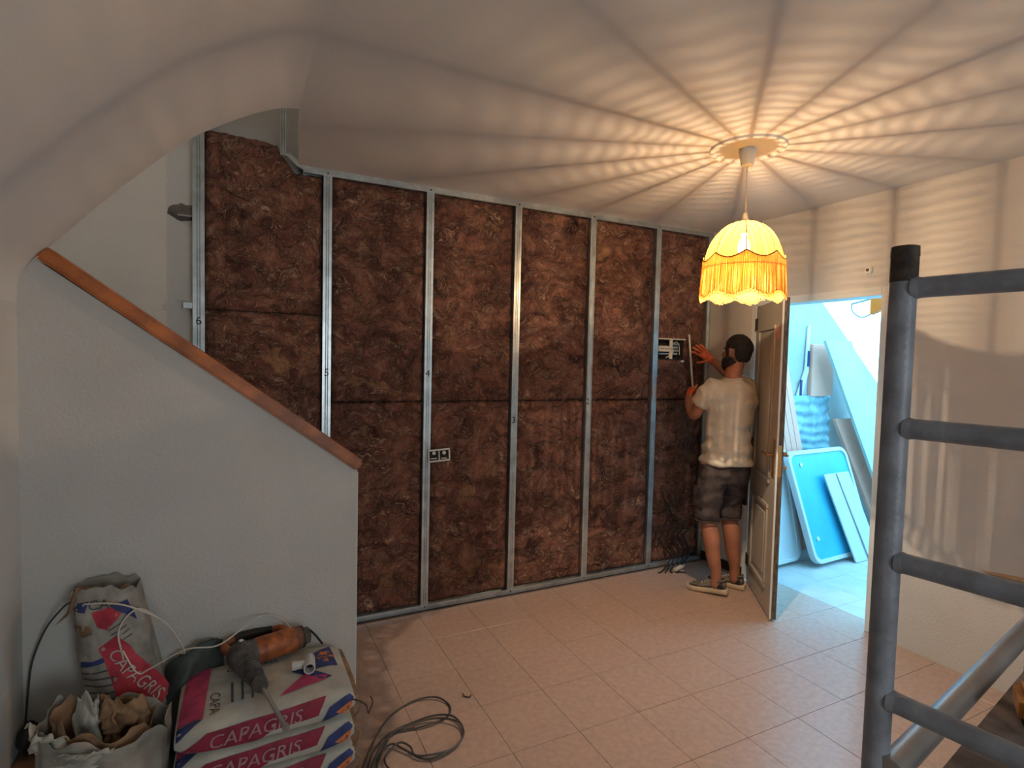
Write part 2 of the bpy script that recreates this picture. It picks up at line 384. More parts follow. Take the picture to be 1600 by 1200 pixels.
# soffit profile of the upper flight, then the flat ceiling
prof = [(0.235, 2.700), (0.165, 2.688), (0.065, 2.645), (-0.055, 2.575), (-0.169, 2.497), (-0.279, 2.395), (-0.385, 2.286), (-0.487, 2.174),
        (-0.546, 2.106), (-0.624, 2.018), (-0.667, 1.972), (-0.702, 1.925), (-0.722, 1.87), (-0.726, 1.80)]
pp = [V((x, 0, z)) for x, z in prof]; pp = spline(pp, 4)
poly = [(0.235, 0, 3.2)] + [(p.x, 0, p.z) for p in pp] + [(XL - .15, 0, 1.80), (XL - .15, 0, 3.2)]
sf = MB(); sf.prism([(x, YF, z) for x, y, z in poly], (0, 2.62 - YF, 0))
struct(obj('ceiling', sf, M['ceiling'], smooth=True))
ce = MB(); ce.prism([(0.2345, YF, ZC), (XR + .15, YF, ZC), (XR + .15, YB + .15, ZC), (0.325, YB + .15, ZC), (0.2345, 2.62, ZC)], (0, 0, .18))
struct(obj('ceiling', ce, M['ceiling'], smooth=False))
# walls
wl = MB(); wl.box((XL - .15, YF, 0), (XL, 2.72, 1.80)); struct(obj('wall_left', wl, M['plaster'], smooth=False))
wb = MB(); wb.box((-2.3, YB, 0), (XR + .15, YB + .15, 4.2))
struct(obj('wall_back', wb, M['plaster'], smooth=False))
sp = MB(); sp.box((-2.3, 3.455, 0), (-.20, YB, 4.2)); struct(obj('wall_stair', sp, M['plaster'], smooth=False))
su = MB(); su.prism([(0.325, 3.5, 2.88), (0.2345, 2.62, 2.88), (0.40, 2.62, 2.88), (0.48, 3.5, 2.88)], (0, 0, 1.3)); struct(obj('wall_landing', su, M['plaster'], smooth=False))
sw = MB(); sw.box((-2.45, 2.62, 0), (-2.3, 3.65, 4.2)); sw.box((-2.3, 2.62, 3.2), (.24, 2.66, 4.2)); sw.box((-2.3, 2.60, 0), (XL - .15, 2.72, 3.2))
for o in pieces('wall_stair', sw, M['plaster'], None, False): struct(o)
st = MB(); st.box((-2.45, 2.5, 4.2), (0.6, 3.65, 4.3)); struct(obj('ceiling', st, M['ceiling'], smooth=False))
wf = MB(); wf.box((XL - .15, YF - .15, 0), (XR + .15, YF, 2.9)); struct(obj('wall_front', wf, M['plaster'], smooth=False))
# right wall with the doorway (2.03..2.93, up to 2.08)
D0, D1, DT = 2.03, 2.925, 2.075
wr = MB()
wr.prism([(XR, YF, 0), (XR, D0, 0), (XR, D0, DT), (XR, D1, DT), (XR, D1, 0), (XR, YB + .15, 0), (XR, YB + .15, 2.9), (XR, YF, 2.9)], (.15, 0, 0))
struct(obj('wall_right', wr, M['plaster'], smooth=False))
tr = MB()
tr.box((XR - .006, D0 - .045, 0), (XR + .155, D0, DT + .05), bev=.003); tr.box((XR - .006, D1, 0), (XR + .155, D1 + .045, DT + .05), bev=.003)
tr.box((XR - .006, D0, DT), (XR + .155, D1, DT + .05), bev=.003)
for o in pieces('trim_1', tr, M['white'], None, False): struct(o)
bb = MB(); bb.box((XR - .012, D1 + .045, 0), (XR, 3.39, .07), bev=.003); struct(obj('baseboard_right', bb, M['hinge'], smooth=False))
# parapet wall of the stairs
hp = [(0.50, 2.62, 0), (0.50, 2.62, 1.098), (-0.672, 2.62, 1.965), (XL, 2.62, 1.98), (XL, 2.62, 0)]
hw = MB(); hw.prism(hp, (0, .10, 0)); struct(obj('wall_parapet', hw, M['plaster'], smooth=False))
bd = MB(); bd.tube([(.500, 2.622, .0), (.500, 2.622, 1.09)], .0035, 8); struct(obj('trim_2', bd, M['white']))
# staircase behind it
for k in range(10):
    s_ = MB(); x1 = .42 - k * .25; s_.box((x1 - .25 if k < 9 else -2.3, 2.72, 0), (x1, 3.455 if x1 < -.1 else 3.38, .19 * (k + 1) - .02)); s_.box((x1 - .25 if k < 9 else -2.3, 2.72, .19 * (k + 1) - .02), (x1 + .02, 3.38, .19 * (k + 1)), bev=.004)
    struct(obj('stair_step', s_, M['tile'], smooth=False))
# handrail cap
a = V((.505, 0, 1.112)); b_ = V((-.660, 0, 1.985)); t = (b_ - a).normalized(); nrm = V((-t.z, 0, t.x))
if nrm.z < 0: nrm = -nrm
hr = MB(); ang = math.atan2(t.z, -t.x)
Lh = (b_ - a).length; Rr = Matrix(((-t.x, 0, nrm.x), (0, 1, 0), (-t.z, 0, nrm.z)))
bm = MB(); bm.box((-Lh, -.075, -.018), (0, .075, .036), bev=.010)
hr.add([a + V((0, 2.67, 0)) + Rr @ V(v) for v in bm.v], bm.f)
hrail = tag(obj('handrail', hr, M['oak']), 'orange-brown wooden cap rail sloping along the white stair parapet', 'handrail')
# window in the wall behind the camera (the room's daylight)
wn = MB()
for lo, hi in (((.55, YF, .75), (.61, YF + .05, 2.25)), ((2.19, YF, .75), (2.25, YF + .05, 2.25)), ((.61, YF, .75), (2.19, YF + .05, .81)), ((.61, YF, 2.19), (2.19, YF + .05, 2.25)), ((1.38, YF, .81), (1.42, YF + .04, 2.19))):
    wn.box(lo, hi, bev=.005)
win = MB(); win.box((.50, YF, .70), (2.30, YF + .012, 2.30)); win = struct(obj('window_1', win, M['white'], smooth=False)); pieces('window_frame', wn, M['white'], win, False)
# hole broken in the stair wall
hm = MB()
hx, hz = -.262, 2.375
pts = []
for k in range(22):
    a_ = 2 * PI * k / 22; r_ = 1 + .22 * noise.noise(V((k * .9, 3, 1)))
    pts.append((hx + .075 * r_ * math.cos(a_), hz + .045 * r_ * math.sin(a_)))
hm.add([(x, 3.4545, z) for x, z in pts] + [(hx + (x - hx) * .72, 3.452, hz + (z - hz) * .72) for x, z in pts], [(k, (k + 1) % 22, 22 + (k + 1) % 22, 22 + k) for k in range(22)] + [tuple(range(22, 44))])
hole = obj('wall_hole', hm, M['plank'], smooth=False); struct(hole)
hb = MB(); hb.box((-.29, 3.440, 2.352), (-.19, 3.452, 2.362)); obj('exposed_pipe', hb, M['steel'], hole)

# ================================================================== METAL STUD FRAME AND WOOL
FY = 3.385      # front of studs
frame = thing('stud_frame', 'galvanised metal stud frame with marker numbers, fixed along the wool-filled back wall', 'metal frame', (1.7, 3.42, 0))
def profile_v(x, z0, z1, w_=.048):
    b = MB(); t_ = .0022
    sec = [(-w_/2, .045), (-w_/2, 0), (-.009, 0), (-.006, .004), (-.003, 0), (.003, 0), (.006, .004), (.009, 0), (w_/2, 0), (w_/2, .045)]
    inn = [(px * (1 - t_ * 2 / w_) , py + t_) for px, py in sec[::-1]]; inn[0] = (inn[0][0], .045); inn[-1] = (inn[-1][0], .045)
    b.prism([(x + px, FY + py, z0) for px, py in sec + inn], (0, 0, z1 - z0)); return b
SX = [-.19, .462, 1.079, 1.700, 2.310, 2.921]
for i, x in enumerate(SX):
    z1 = 3.4 if i == 0 else 2.67
    o = obj('stud', profile_v(x, .03, z1, .056 if i == 0 else .048), M['galv'], frame, False)
o = obj('stud', profile_v(3.462, .03, 2.67, .04), M['galv'], frame, False)
o = obj('stud', profile_v(.222, 2.74, 3.5, .03), M['galv'], frame, False); lab(o, 'short stud end rising into the stairwell')
def track(x0, x1, z0, z1):
    b = MB(); h = .035
    if z0 < 1: b.prism([(x0, FY - .004, 0), (x0, FY - .004, h), (x0, FY - .001, h), (x0, FY - .001, .003), (x0, 3.44, .003), (x0, 3.44, h), (x0, 3.443, h), (x0, 3.443, 0)], (x1 - x0, 0, 0))
    else: b.prism([(x0, FY - .004, ZC), (x0, FY - .004, ZC - h), (x0, FY - .001, ZC - h), (x0, FY - .001, ZC - .003), (x0, 3.44, ZC - .003), (x0, 3.44, ZC - h), (x0, 3.443, ZC - h), (x0, 3.443, ZC)], (x1 - x0, 0, 0))
    return b
o = obj('top_track', track(.33, 3.488, 2, 3), M['galv'], frame, False)
o = obj('bottom_track', track(.50, 3.47, 0, 0), M['galv'], frame, False)
# bent tab where the track was cut
b = MB(); b.prism([(.235, FY - .004, 2.745), (.255, FY - .004, 2.76), (.33, FY - .004, 2.70), (.335, FY - .004, 2.672), (.30, FY - .004, 2.69)], (0, -.002, 0))
o = obj('cut_tab', b, M['galv'], frame, False)
# marker numbers on the studs, screws, brackets
for ch, x, z in (('6', -.19, 1.80), ('5', .462, 1.53), ('4', 1.077, 1.53), ('3', 1.695, 1.215), ('2', 2.302, 1.335)):
    print_text('marker_number', ch, .062, lambda u, v, x=x, z=z: V((x + u, FY - .0008, z + v)), M['black'], frame)
b = MB()
for x in SX:
    for z in (.02, 2.68):
        if x < .4: continue
        b.tube([(x, FY - .007, z), (x, FY - .003, z)], .005, 8)
pieces('track_screw', b, M['black'], frame)
b = MB(); b.box((-.262, 3.40, 1.865), (-.218, 3.445, 1.895)); b.tube([(-.285, 3.42, 1.905), (-.22, 3.42, 1.905)], .003, 6)
b.tube([(-.25, 3.44, 1.88), (-.25, 3.455, 1.88)], .01, 8)
pieces('bracket_piece', b, M['galv'], frame)

def batt(x0, x1, z0, z1, seed, label, hole=None, top=None):
    """one wool slab: bulging torn front face and closed sides"""
    th = .095; YW = 3.494; res = .0125
    nx = max(4, int((x1 - x0) / res)); nz = max(4, int((z1 - z0) / res))
    b = MB(); vs = []; idx = {}
    def yy(x, z, x_, z_):
        p = V((x * 5.0 + seed, 0, z * 6.5))
        wx = noise.noise(p * 1.3 + V((9, 0, 0))); wz = noise.noise(p * 1.3 + V((0, 7, 0)))
        d = .016 * fbm(p + V((wx, 0, wz)), 4)
        p2 = V((x * 9 + wx * 2.4 + seed, 3, z * 15 + wz * 2.4)); rd = 1 - abs(noise.noise(p2)) * 2.2
        d += .010 * max(0, rd) ** 2 * (0.6 + .8 * noise.noise(p * 2))
        d += .004 * noise.noise(V((x * 70, seed, z * 110)))
        ex = min(x_ - x0, x1 - x_); ez = min(z_ - z0, z1 - z_)
        e = min(1, max(0, ex) / .03) ** .5; f = min(1, max(0, ez) / .03) ** .5
        return min(3.425, max(3.352, 3.425 - (.026 + d * 1.25) * e * f))
    for j in range(nz + 1):
        for i in range(nx + 1):
            x = x0 + (x1 - x0) * i / nx; zt = z1 if top is None else top(x)
            z = z0 + (zt - z0) * j / nz
            if j == nz or j == 0: z += .007 * noise.noise(V((x * 22, seed, j))) + .003 * noise.noise(V((x * 70, seed, j)))
            vs.append((x, yy(x, z, x, z if top is None else z0 + (z1 - z0) * j / nz), z))
    fs = []
    W = nx + 1
    skip = set()
    for j in range(nz):
        for i in range(nx):
            xc = x0 + (x1 - x0) * (i + .5) / nx; zc = z0 + (z1 - z0) * (j + .5) / nz
            if hole and hole[0] < xc < hole[1] and hole[2] < zc < hole[3]: skip.add((i, j)); continue
            fs.append((j * W + i, j * W + i + 1, (j + 1) * W + i + 1, (j + 1) * W + i))
    # border walls to the back
    n0 = len(vs)
    loop = [i for i in range(W)] + [j * W + nx for j in range(1, nz + 1)] + [nz * W + i for i in range(nx - 1, -1, -1)] + [j * W for j in range(nz - 1, 0, -1)]
    for q in loop: vs.append((vs[q][0], YW, vs[q][2]))
    for k in range(len(loop)): fs.append((loop[k], n0 + k, n0 + (k + 1) % len(loop), loop[(k + 1) % len(loop)]))
    if hole:
        used = {}
        def bk(q):
            if q not in used: used[q] = len(vs); vs.append((vs[q][0], YW, vs[q][2]))
            return used[q]
        for (i, j) in skip:
            for di, dj, q1, q2 in ((-1, 0, j * W + i, (j + 1) * W + i), (1, 0, j * W + i + 1, (j + 1) * W + i + 1), (0, -1, j * W + i, j * W + i + 1), (0, 1, (j + 1) * W + i, (j + 1) * W + i + 1)):
                if (i + di, j + dj) not in skip: fs.append((q1, q2, bk(q2), bk(q1)))
    b.add(vs, fs)
    t_ = thing('insulation_batt', label, 'insulation', ((x0 + x1) / 2, 3.45, z0), 'brown wool batts filling the stud frame')
    me = bpy.data.meshes.new('wool_body'); me.from_pydata(b.v, [], b.f); me.update(); link('wool_body', me, M['wool'], t_, 'all')
    # loose curled fibres
    fb = MB(); rnd = random.Random(seed * 13 + 1)
    for k in range(int(300 * (x1 - x0) * (z1 - z0))):
        x = rnd.uniform(x0 + .04, x1 - .06); z = rnd.uniform(z0 + .03, (z1 if top is None else top(x)) - .03)
        if hole and hole[0] - .05 < x < hole[1] + .03 and hole[2] - .03 < z < hole[3] + .03: continue
        a_ = rnd.gauss(0, .7); l_ = rnd.uniform(.010, .045); cv = rnd.uniform(-60, 60); pts = []
        px_, pz_ = x, z
        for s_ in range(7):
            y_ = yy(px_, pz_, px_, pz_) - .0015 - .006 * math.sin(PI * s_ / 6) * rnd.random()
            pts.append((px_, y_, pz_)); px_ += math.cos(a_) * l_ / 6; pz_ += math.sin(a_) * l_ / 6; a_ += cv * l_ / 6
            px_ = min(x1 - .01, max(x0 + .01, px_))
        fb.tube(pts, [.0004, .0014, .0022, .0026, .0020, .0012, .0003], 3, caps=False)
    stuff(obj('loose_fiber', fb, M['fibre'], t_, True))
    return t_
g_ = .026
def bay(i): 
    xs = SX + [3.462]
    return xs[i] + g_, xs[i + 1] - (g_ if i < 5 else .022)
x0, x1 = bay(0)
def cut_top(x):
    z = 2.815 - .05 * max(0, (x + .02)) + .014 * noise.noise(V((x * 14, 2, 0)))
    if x > .20: z = min(z, 2.77 - (x - .20) * 1.2)
    if x > .30: z = 2.665
    return z
XB0 = x0
batt(x0, x1, .36, 1.862, 1, 'dark brown wool batt low in the stair bay, half hidden by the handrail')
batt(x0, x1, 1.868, 2.80, 2, 'torn-topped brown wool batt in the stair bay, rising past the ceiling', top=cut_top)
names = {1: 'five and four', 2: 'four and three', 3: 'three and two'}
for i in range(1, 6):
    x0, x1 = bay(i); zj = 1.352 - .003 * i
    if i in names:
        u_ = 'upper brown wool batt between the studs marked %s' % names[i]
        l_ = 'lower brown wool batt between the studs marked %s' % names[i]
    elif i == 4:
        u_ = 'upper brown wool batt right of the stud marked two, left of the electrical panel'; l_ = 'lower brown wool batt right of the stud marked two'
    else:
        u_ = 'brown wool batt in the corner bay, cut out around the electrical panel'; l_ = 'brown wool batt in the corner bay, below the electrical panel behind the man'
    if i == 5:
        batt(x0, x1, .03, zj, 10 + i, l_)
        batt(x0, x1, zj + .006, 2.672, 20 + i, u_, hole=(x0 - .1, 3.225, 1.655, 1.825))
    else:
        batt(x0, x1, .03, zj, 10 + i, l_); batt(x0, x1, zj + .006, 2.672, 20 + i, u_)

# electrical panel
pn = thing('electrical_panel', 'open electrical panel box with beige terminal rail set in brown wool', 'electrical panel', (3.08, 3.44, 1.66))
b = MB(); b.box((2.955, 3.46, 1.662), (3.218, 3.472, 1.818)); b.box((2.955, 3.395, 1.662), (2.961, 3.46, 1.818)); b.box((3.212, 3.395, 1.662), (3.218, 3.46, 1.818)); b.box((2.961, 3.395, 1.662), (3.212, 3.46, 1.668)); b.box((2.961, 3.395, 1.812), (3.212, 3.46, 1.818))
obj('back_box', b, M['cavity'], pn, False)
b = MB(); b.box((2.95, 3.378, 1.818), (3.225, 3.396, 1.828), bev=.002); b.box((3.07, 3.392, 1.665), (3.10, 3.40, 1.82)); obj('front_rim', b, M['cream'], pn)
b = MB(); b.box((2.955, 3.385, 1.722), (3.065, 3.41, 1.768), bev=.004); o = obj('terminal_rail', b, M['cream'], pn)
b = MB()
for k in range(4): b.tube([(2.978 + k * .023, 3.3835, 1.745), (2.978 + k * .023, 3.386, 1.745)], .0045, 8)
pieces('terminal_screw', b, M['black'], o)
b = MB(); b.box((2.96, 3.388, 1.70), (3.062, 3.40, 1.712), bev=.002); obj('busbar', b, M['steel'], pn)
for k in range(4):
    b = MB(); z = 1.70 + k * .025; b.box((3.108, 3.392, z), (3.155 + .018 * (k % 2), 3.415, z + .016), bev=.002); obj('breaker_clip', b, M['steel'], pn)
b = MB(); b.tube(spline([(3.065, 3.39, 1.755), (3.085, 3.378, 1.75), (3.09, 3.378, 1.72), (3.06, 3.385, 1.69), (3.03, 3.39, 1.675)], 5), .004, 8)
b.tube(spline([(3.11, 3.40, 1.79), (3.13, 3.38, 1.80), (3.16, 3.385, 1.77), (3.18, 3.40, 1.70)], 5), .003, 8)
pieces('wire', b, M['cream'], pn)
b = MB(); b.box((3.185, 3.384, 1.642), (3.222, 3.395, 1.657), bev=.003); obj('plaster_blob', b, M['white'], pn)

# socket frame hanging on stud 4
so = thing('socket_frame', 'white two-gang socket frame with dark openings, fixed to the stud marked 4', 'socket', (1.155, 3.38, .965))
def sk(lo, hi, y0, y1, R_, bev=.003):
    return MB().box((lo[0], y0, lo[1]), (hi[0], y1, hi[1]), R=R_, c=V((1.155, 3.37, 1.005)), bev=bev)
Rk = Matrix.Rotation(math.radians(-3), 3, 'Y')
b = MB()
for lo, hi in (((1.082, .966), (1.231, .976)), ((1.082, 1.037), (1.231, 1.047)), ((1.082, .976), (1.092, 1.037)), ((1.221, .976), (1.231, 1.037)), ((1.152, .976), (1.160, 1.037))):
    q = sk(lo, hi, 3.362, 3.378, Rk); b.add(q.v, q.f)
obj('rim', b, M['white'], so)
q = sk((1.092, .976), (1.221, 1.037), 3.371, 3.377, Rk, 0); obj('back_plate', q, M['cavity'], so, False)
b = MB()
for x in (1.122, 1.190):
    b.tube([(x, 3.367, 1.022), (x, 3.372, 1.022)], .012, 12); b.box((x - .02, 3.366, .984), (x + .02, 3.371, .990))
pieces('insert', b, M['white'], so)

# cables and tube at the foot of the corner bay
cb = MB()
for k in range(5):
    r1 = random.Random(k)
    cb.tube(spline([(3.0 + .04 * k, 3.345, .62 - .08 * k), (3.05 + .05 * k, 3.33 - .008 * k, .42 - .03 * k), (2.98 + .06 * k, 3.325, .24), (3.08 + .05 * k, 3.31, .10), (2.98 + .03 * k, 3.28 - .01 * k, .010), (2.92 + .05 * k, 3.26 - .02 * k, .008)], 6), .006, 8)
for o in pieces('loose_cable', cb, M['black'], None): tag(o, 'black cable hanging loose to the floor in the corner bay', 'cable', 'cables hanging in the corner bay')
b = MB(); b.tube([(3.06, 3.235, .018), (3.19, 3.275, .018)], .017, 14); b.tube([(3.055, 3.2335, .018), (3.062, 3.2357, .018)], .012, 12)
tag(obj('conduit_offcut', b, M['cream']), 'short beige tube offcut lying on the floor below the cables', 'tube')

# ================================================================== DOOR LEAF
HX, HY = 3.462, 2.885; EX, EY = 3.060, 2.352
dv = V((EX - HX, EY - HY, 0)); DL = dv.length; dv.normalize(); dn = V((dv.y, -dv.x, 0))   # dn: towards the wool wall side
if dn.x > 0: dn = -dn
door = thing('door', 'cream panelled door standing open beside the man', 'door', (HX, HY, 0))
def dbox(u0, u1, n0, n1, z0, z1, bev=0.0):
    b = MB().box((u0, n0, z0), (u1, n1, z1), bev=bev)
    b.v = [tuple(V((HX, HY, 0)) + dv * v[0] + dn * v[1] + V((0, 0, v[2]))) for v in b.v]; return b
b = dbox(.012, DL - .004, -.019, .019, .012, 2.06); door_leaf = obj('leaf', b, M['door'], door, False)
b = dbox(DL - .004, DL + .003, -.020, .010, .012, 2.06); o = obj('edge_strip', b, M['dooredge'], door, False); lab(o, 'bare brown lock edge of the door')
b = dbox(DL - .004, DL + .004, .010, .021, .012, 2.06); o = obj('edge_bead', b, M['white'], door, False)
for (z0, z1) in ((.16, .72), (.86, 1.90)):
    for sgn in (1, -1):
        fr = MB(); u0, u1 = .12, DL - .13
        for (a0, a1, c0, c1) in ((u0, u1, z0, z0 + .03), (u0, u1, z1 - .03, z1), (u0, u0 + .03, z0 + .03, z1 - .03), (u1 - .03, u1, z0 + .03, z1 - .03)):
            q = dbox(a0, a1, .0185 * sgn, .030 * sgn, c0, c1, .004) if sgn > 0 else dbox(a0, a1, -.030, -.0185, c0, c1, .004); fr.add(q.v, q.f)
        q = dbox(u0 + .07, u1 - .07, .0185, .025, z0 + .07, z1 - .07, .003) if sgn > 0 else dbox(u0 + .07, u1 - .07, -.025, -.0185, z0 + .07, z1 - .07, .003); fr.add(q.v, q.f)
        obj('panel_moulding', fr, M['door'], door)
for z in (.17, 1.05, 1.93):
    b = MB(); b.tube([(HX + .004, HY + .006, z - .055), (HX + .004, HY + .006, z + .055)], .009, 10); b.tube([(HX + .004, HY + .006, z + .055), (HX + .004, HY + .006, z + .066)], [.009, .004], 10)
    q = dbox(-.02, .06, .017, .022, z - .045, z + .045); b.add(q.v, q.f); obj('hinge', b, M['hinge'], door)
for sgn in (1, -1):
    n0, n1 = sorted((.019 * sgn, .025 * sgn))
    q = dbox(DL - .075, DL - .035, n0, n1, .92, 1.16, .002); ha = obj('handle_plate', q, M['brass'], door)
    c_ = V((HX, HY, 0)) + dv * (DL - .055)
    b = MB(); p0 = c_ + dn * .02 * sgn + V((0, 0, 1.06)); p1 = c_ + dn * .062 * sgn + V((0, 0, 1.06)); p2 = p1 - dv * .11
    b.tube(spline([p0, c_ + dn * .045 * sgn + V((0, 0, 1.06)), p1, p1 - dv * .03, p2], 5), .0085, 10); obj('lever', b, M['brass'], ha)
q = dbox(DL - .115, DL - .05, .0195, .021, 1.80, 1.89); o = obj('paper_sticker', q, M['cream2'], door, False)
q = dbox(DL + .003, DL + .005, -.010, .008, .93, 1.13); obj('lock_plate', q, M['brass'], door, False)
b = MB()
for z in (.985, 1.075):
    pc = V((HX, HY, z)) + dv * (DL - .03) - dn * .03; b.tube([pc, pc - dn * .02], .012, 10)
pieces('lock_knob', b, M['brass'], door)

# small switch box on the right wall
b = MB(); b.box((3.462, 2.088, 2.212), (3.49, 2.128, 2.252), bev=.004)
jb = tag(obj('junction_box', b, M['white']), 'small white box fixed on the wall right of the doorway', 'electrical box')
b = MB(); b.tube([(3.458, 2.108, 2.232), (3.463, 2.108, 2.232)], .009, 10); obj('socket_hole', b, M['dgrey'], jb)

# ================================================================== PENDANT LAMP
LX, LY = 2.252, 1.985
lamp = thing('pendant_lamp', 'yellow domed fabric pendant lamp with long fringe, lit', 'lamp', (LX, LY, 1.95))
def lathe(prof_, n=48, c=(LX, LY)):
    b = MB(); b.rings([[V((c[0] + r * math.cos(2 * PI * k / n), c[1] + r * math.sin(2 * PI * k / n), z)) for k in range(n)] for r, z in prof_], caps=False); return b
md = lathe([(.0, 2.7005), (.0, 2.697), (.15, 2.696), (.156, 2.690), (.166, 2.687), (.176, 2.690), (.182, 2.7005)], 72)
tag(obj('ceiling_medallion', md, M['ceiling']), 'flat white plaster ring on the ceiling around the lamp cup', 'ceiling rose')
obj('ceiling_cup', lathe([(.0, 2.696), (.040, 2.696), (.042, 2.68), (.030, 2.622), (.026, 2.617), (0, 2.615)], 32), M['white'], lamp)
b = MB(); b.tube([(LX, LY, 2.617), (LX + .001, LY, 2.37)], .0028, 8); obj('cord', b, M['cream'], lamp)
obj('lamp_holder', lathe([(.0, 2.385), (.010, 2.385), (.013, 2.365), (.018, 2.345), (.020, 2.285), (.018, 2.28), (0, 2.28)], 24), M['white'], lamp)
bulb = obj('bulb', lathe([(.013, 2.285), (.014, 2.265), (.024, 2.245), (.030, 2.22), (.030, 2.205), (.024, 2.185), (.012, 2.175), (0, 2.173)], 24), M['bulb'], lamp)
pl = bpy.data.lights.new('bulb_light', 'POINT'); pl.energy = LAMP_POWER; pl.color = (1.0, 0.765, 0.535); pl.shadow_soft_size = .003
po = bpy.data.objects.new('bulb_light', pl); C.objects.link(po); po.location = (LX, LY, 2.215)
RB, ZB, ZT = .186, 2.115, 2.342
def scal(th):    # scalloped braid height: cusps at the 8 main ribs
    return 2.172 - .030 * abs(math.sin(4 * th))
def dome_pt(th, s):   # s 0 top .. 1 bottom
    a_ = s * PI / 2; a_ *= math.acos((scal(th) - .003 - ZB) / (ZT - ZB)) / (PI / 2); r = .016 + (RB - .016) * math.sin(a_); z = ZB + (ZT - ZB) * math.cos(a_)
    r -= .006 * (1 - abs(math.cos(8 * th))) ** .7 * math.sin(a_)          # panels pull in between the ribs
    r *= 1
    return V((LX + r * math.cos(th), LY + r * math.sin(th), z))
b = MB(); n = 128; R_ = []
for j in range(23):
    R_.append([dome_pt(2 * PI * k / n, j / 22) for k in range(n)])
b.rings(R_, caps=False); obj('shade_dome', b, M['shade'], lamp)
ribm = MB()
for k in range(16):
    th = 2 * PI * k / 16
    pts = [dome_pt(th, j / 14) * 1.0 for j in range(15)]
    rr = .0023 if k % 2 == 0 else .0014
    o = obj('rib', MB().tube(pts, rr, 6), M['piping'], lamp)
obj('top_ring', MB().tube([(LX + .016 * math.cos(2 * PI * k / 20), LY + .016 * math.sin(2 * PI * k / 20), ZT) for k in range(20)], .003, 6, closed=True), M['piping'], lamp)
def skirt_r(z): return RB + .004 + (2.17 - z) * .055
b = MB(); b.tube([(LX + (skirt_r(scal(th)) - .001) * math.cos(th), LY + (skirt_r(scal(th)) - .001) * math.sin(th), scal(th)) for th in [2 * PI * k / 160 for k in range(160)]], .0032, 6, closed=True)
obj('scalloped_braid', b, M['piping'], lamp)
b = MB(); b.tube([(LX + RB * math.cos(2 * PI * k / 48), LY + RB * math.sin(2 * PI * k / 48), ZB) for k in range(48)], .0018, 6, closed=True); obj('wire_hoop', b, M['piping'], lamp)
b = MB(); rnd = random.Random(5)
for k in range(1000):
    th = 2 * PI * (k + rnd.uniform(-.3, .3)) / 1000; z0 = scal(th); z1 = 1.978 + .012 * math.sin(8 * th + .7) + rnd.uniform(-.006, .006)
    dr = rnd.uniform(-.004, .004); dth = rnd.uniform(-.012, .012)
    pts = [(LX + (skirt_r(z) + dr * q) * math.cos(th + dth * q), LY + (skirt_r(z) + dr * q) * math.sin(th + dth * q), z) for z, q in ((z0, 0), ((z0 + z1) / 2, .5), (z1, 1))]
    b.tube(pts, .00115, 4, caps=False)
stuff(obj('fringe', b, M['fringe'], lamp))
b = MB()      # fluffy looped hem of the fringe
for k in range(150):
    th = 2 * PI * k / 150 + rnd.uniform(-.01, .01); z1 = 1.972 + .012 * math.sin(8 * th + .7) + rnd.uniform(-.004, .004); r = skirt_r(z1)
    c_ = V((LX + r * math.cos(th), LY + r * math.sin(th), z1)); tg = V((-math.sin(th), math.cos(th), 0))
    b.tube([c_ + tg * .007 * math.cos(a_) + V((0, 0, .010 * math.sin(a_))) for a_ in [2 * PI * q / 8 for q in range(8)]], .0017, 4, closed=True)
stuff(obj('hem_loops', b, M['fringe'], lamp))

# ================================================================== BEYOND THE DOORWAY (open courtyard)
yw = 3.30
b = MB(); b.prism([(3.64, yw, 0), (3.64, yw, 2.9), (4.0, yw, 2.86), (4.823, yw, 2.177), (5.683, yw, 1.472), (6.2, yw, 1.05), (6.2, yw, 0)], (0, .15, 0))
struct(obj('wall_courtyard', b, M['outside'], smooth=False))
b = MB(); b.box((6.2, .4, 0), (6.35, 3.45, 1.0)); b.box((3.64, .25, 0), (6.35, .4, 2.4))
for o in pieces('wall_courtyard', b, M['outside'], None, False): struct(o)
def slab(p00, p10, p11, p01, thick):
    p = [V(q) for q in (p00, p10, p11, p01)]; n = (p[1] - p[0]).cross(p[3] - p[0]).normalized()
    if n.y < 0: n = -n
    return MB().prism(p, n * thick)
# long plasterboard leaning diagonally, a second one behind it
b = slab((4.60, 3.13, 1.86), (4.99, 3.15, 1.87), (5.98, 2.98, .02), (5.50, 2.95, .02), .025)
pb = tag(obj('plasterboard_sheet', b, M['gyp'], smooth=False), 'tall pale green plasterboard sheet leaning diagonally at the courtyard wall', 'plasterboard')
b = slab((4.87, 3.19, 1.16), (5.15, 3.19, 1.16), (5.75, 3.09, .02), (5.46, 3.07, .02), .03)
tag(obj('plasterboard_sheet', b, M['cream2'], smooth=False), 'shorter cream board showing a dark edge below the tall plasterboard sheet', 'plasterboard')
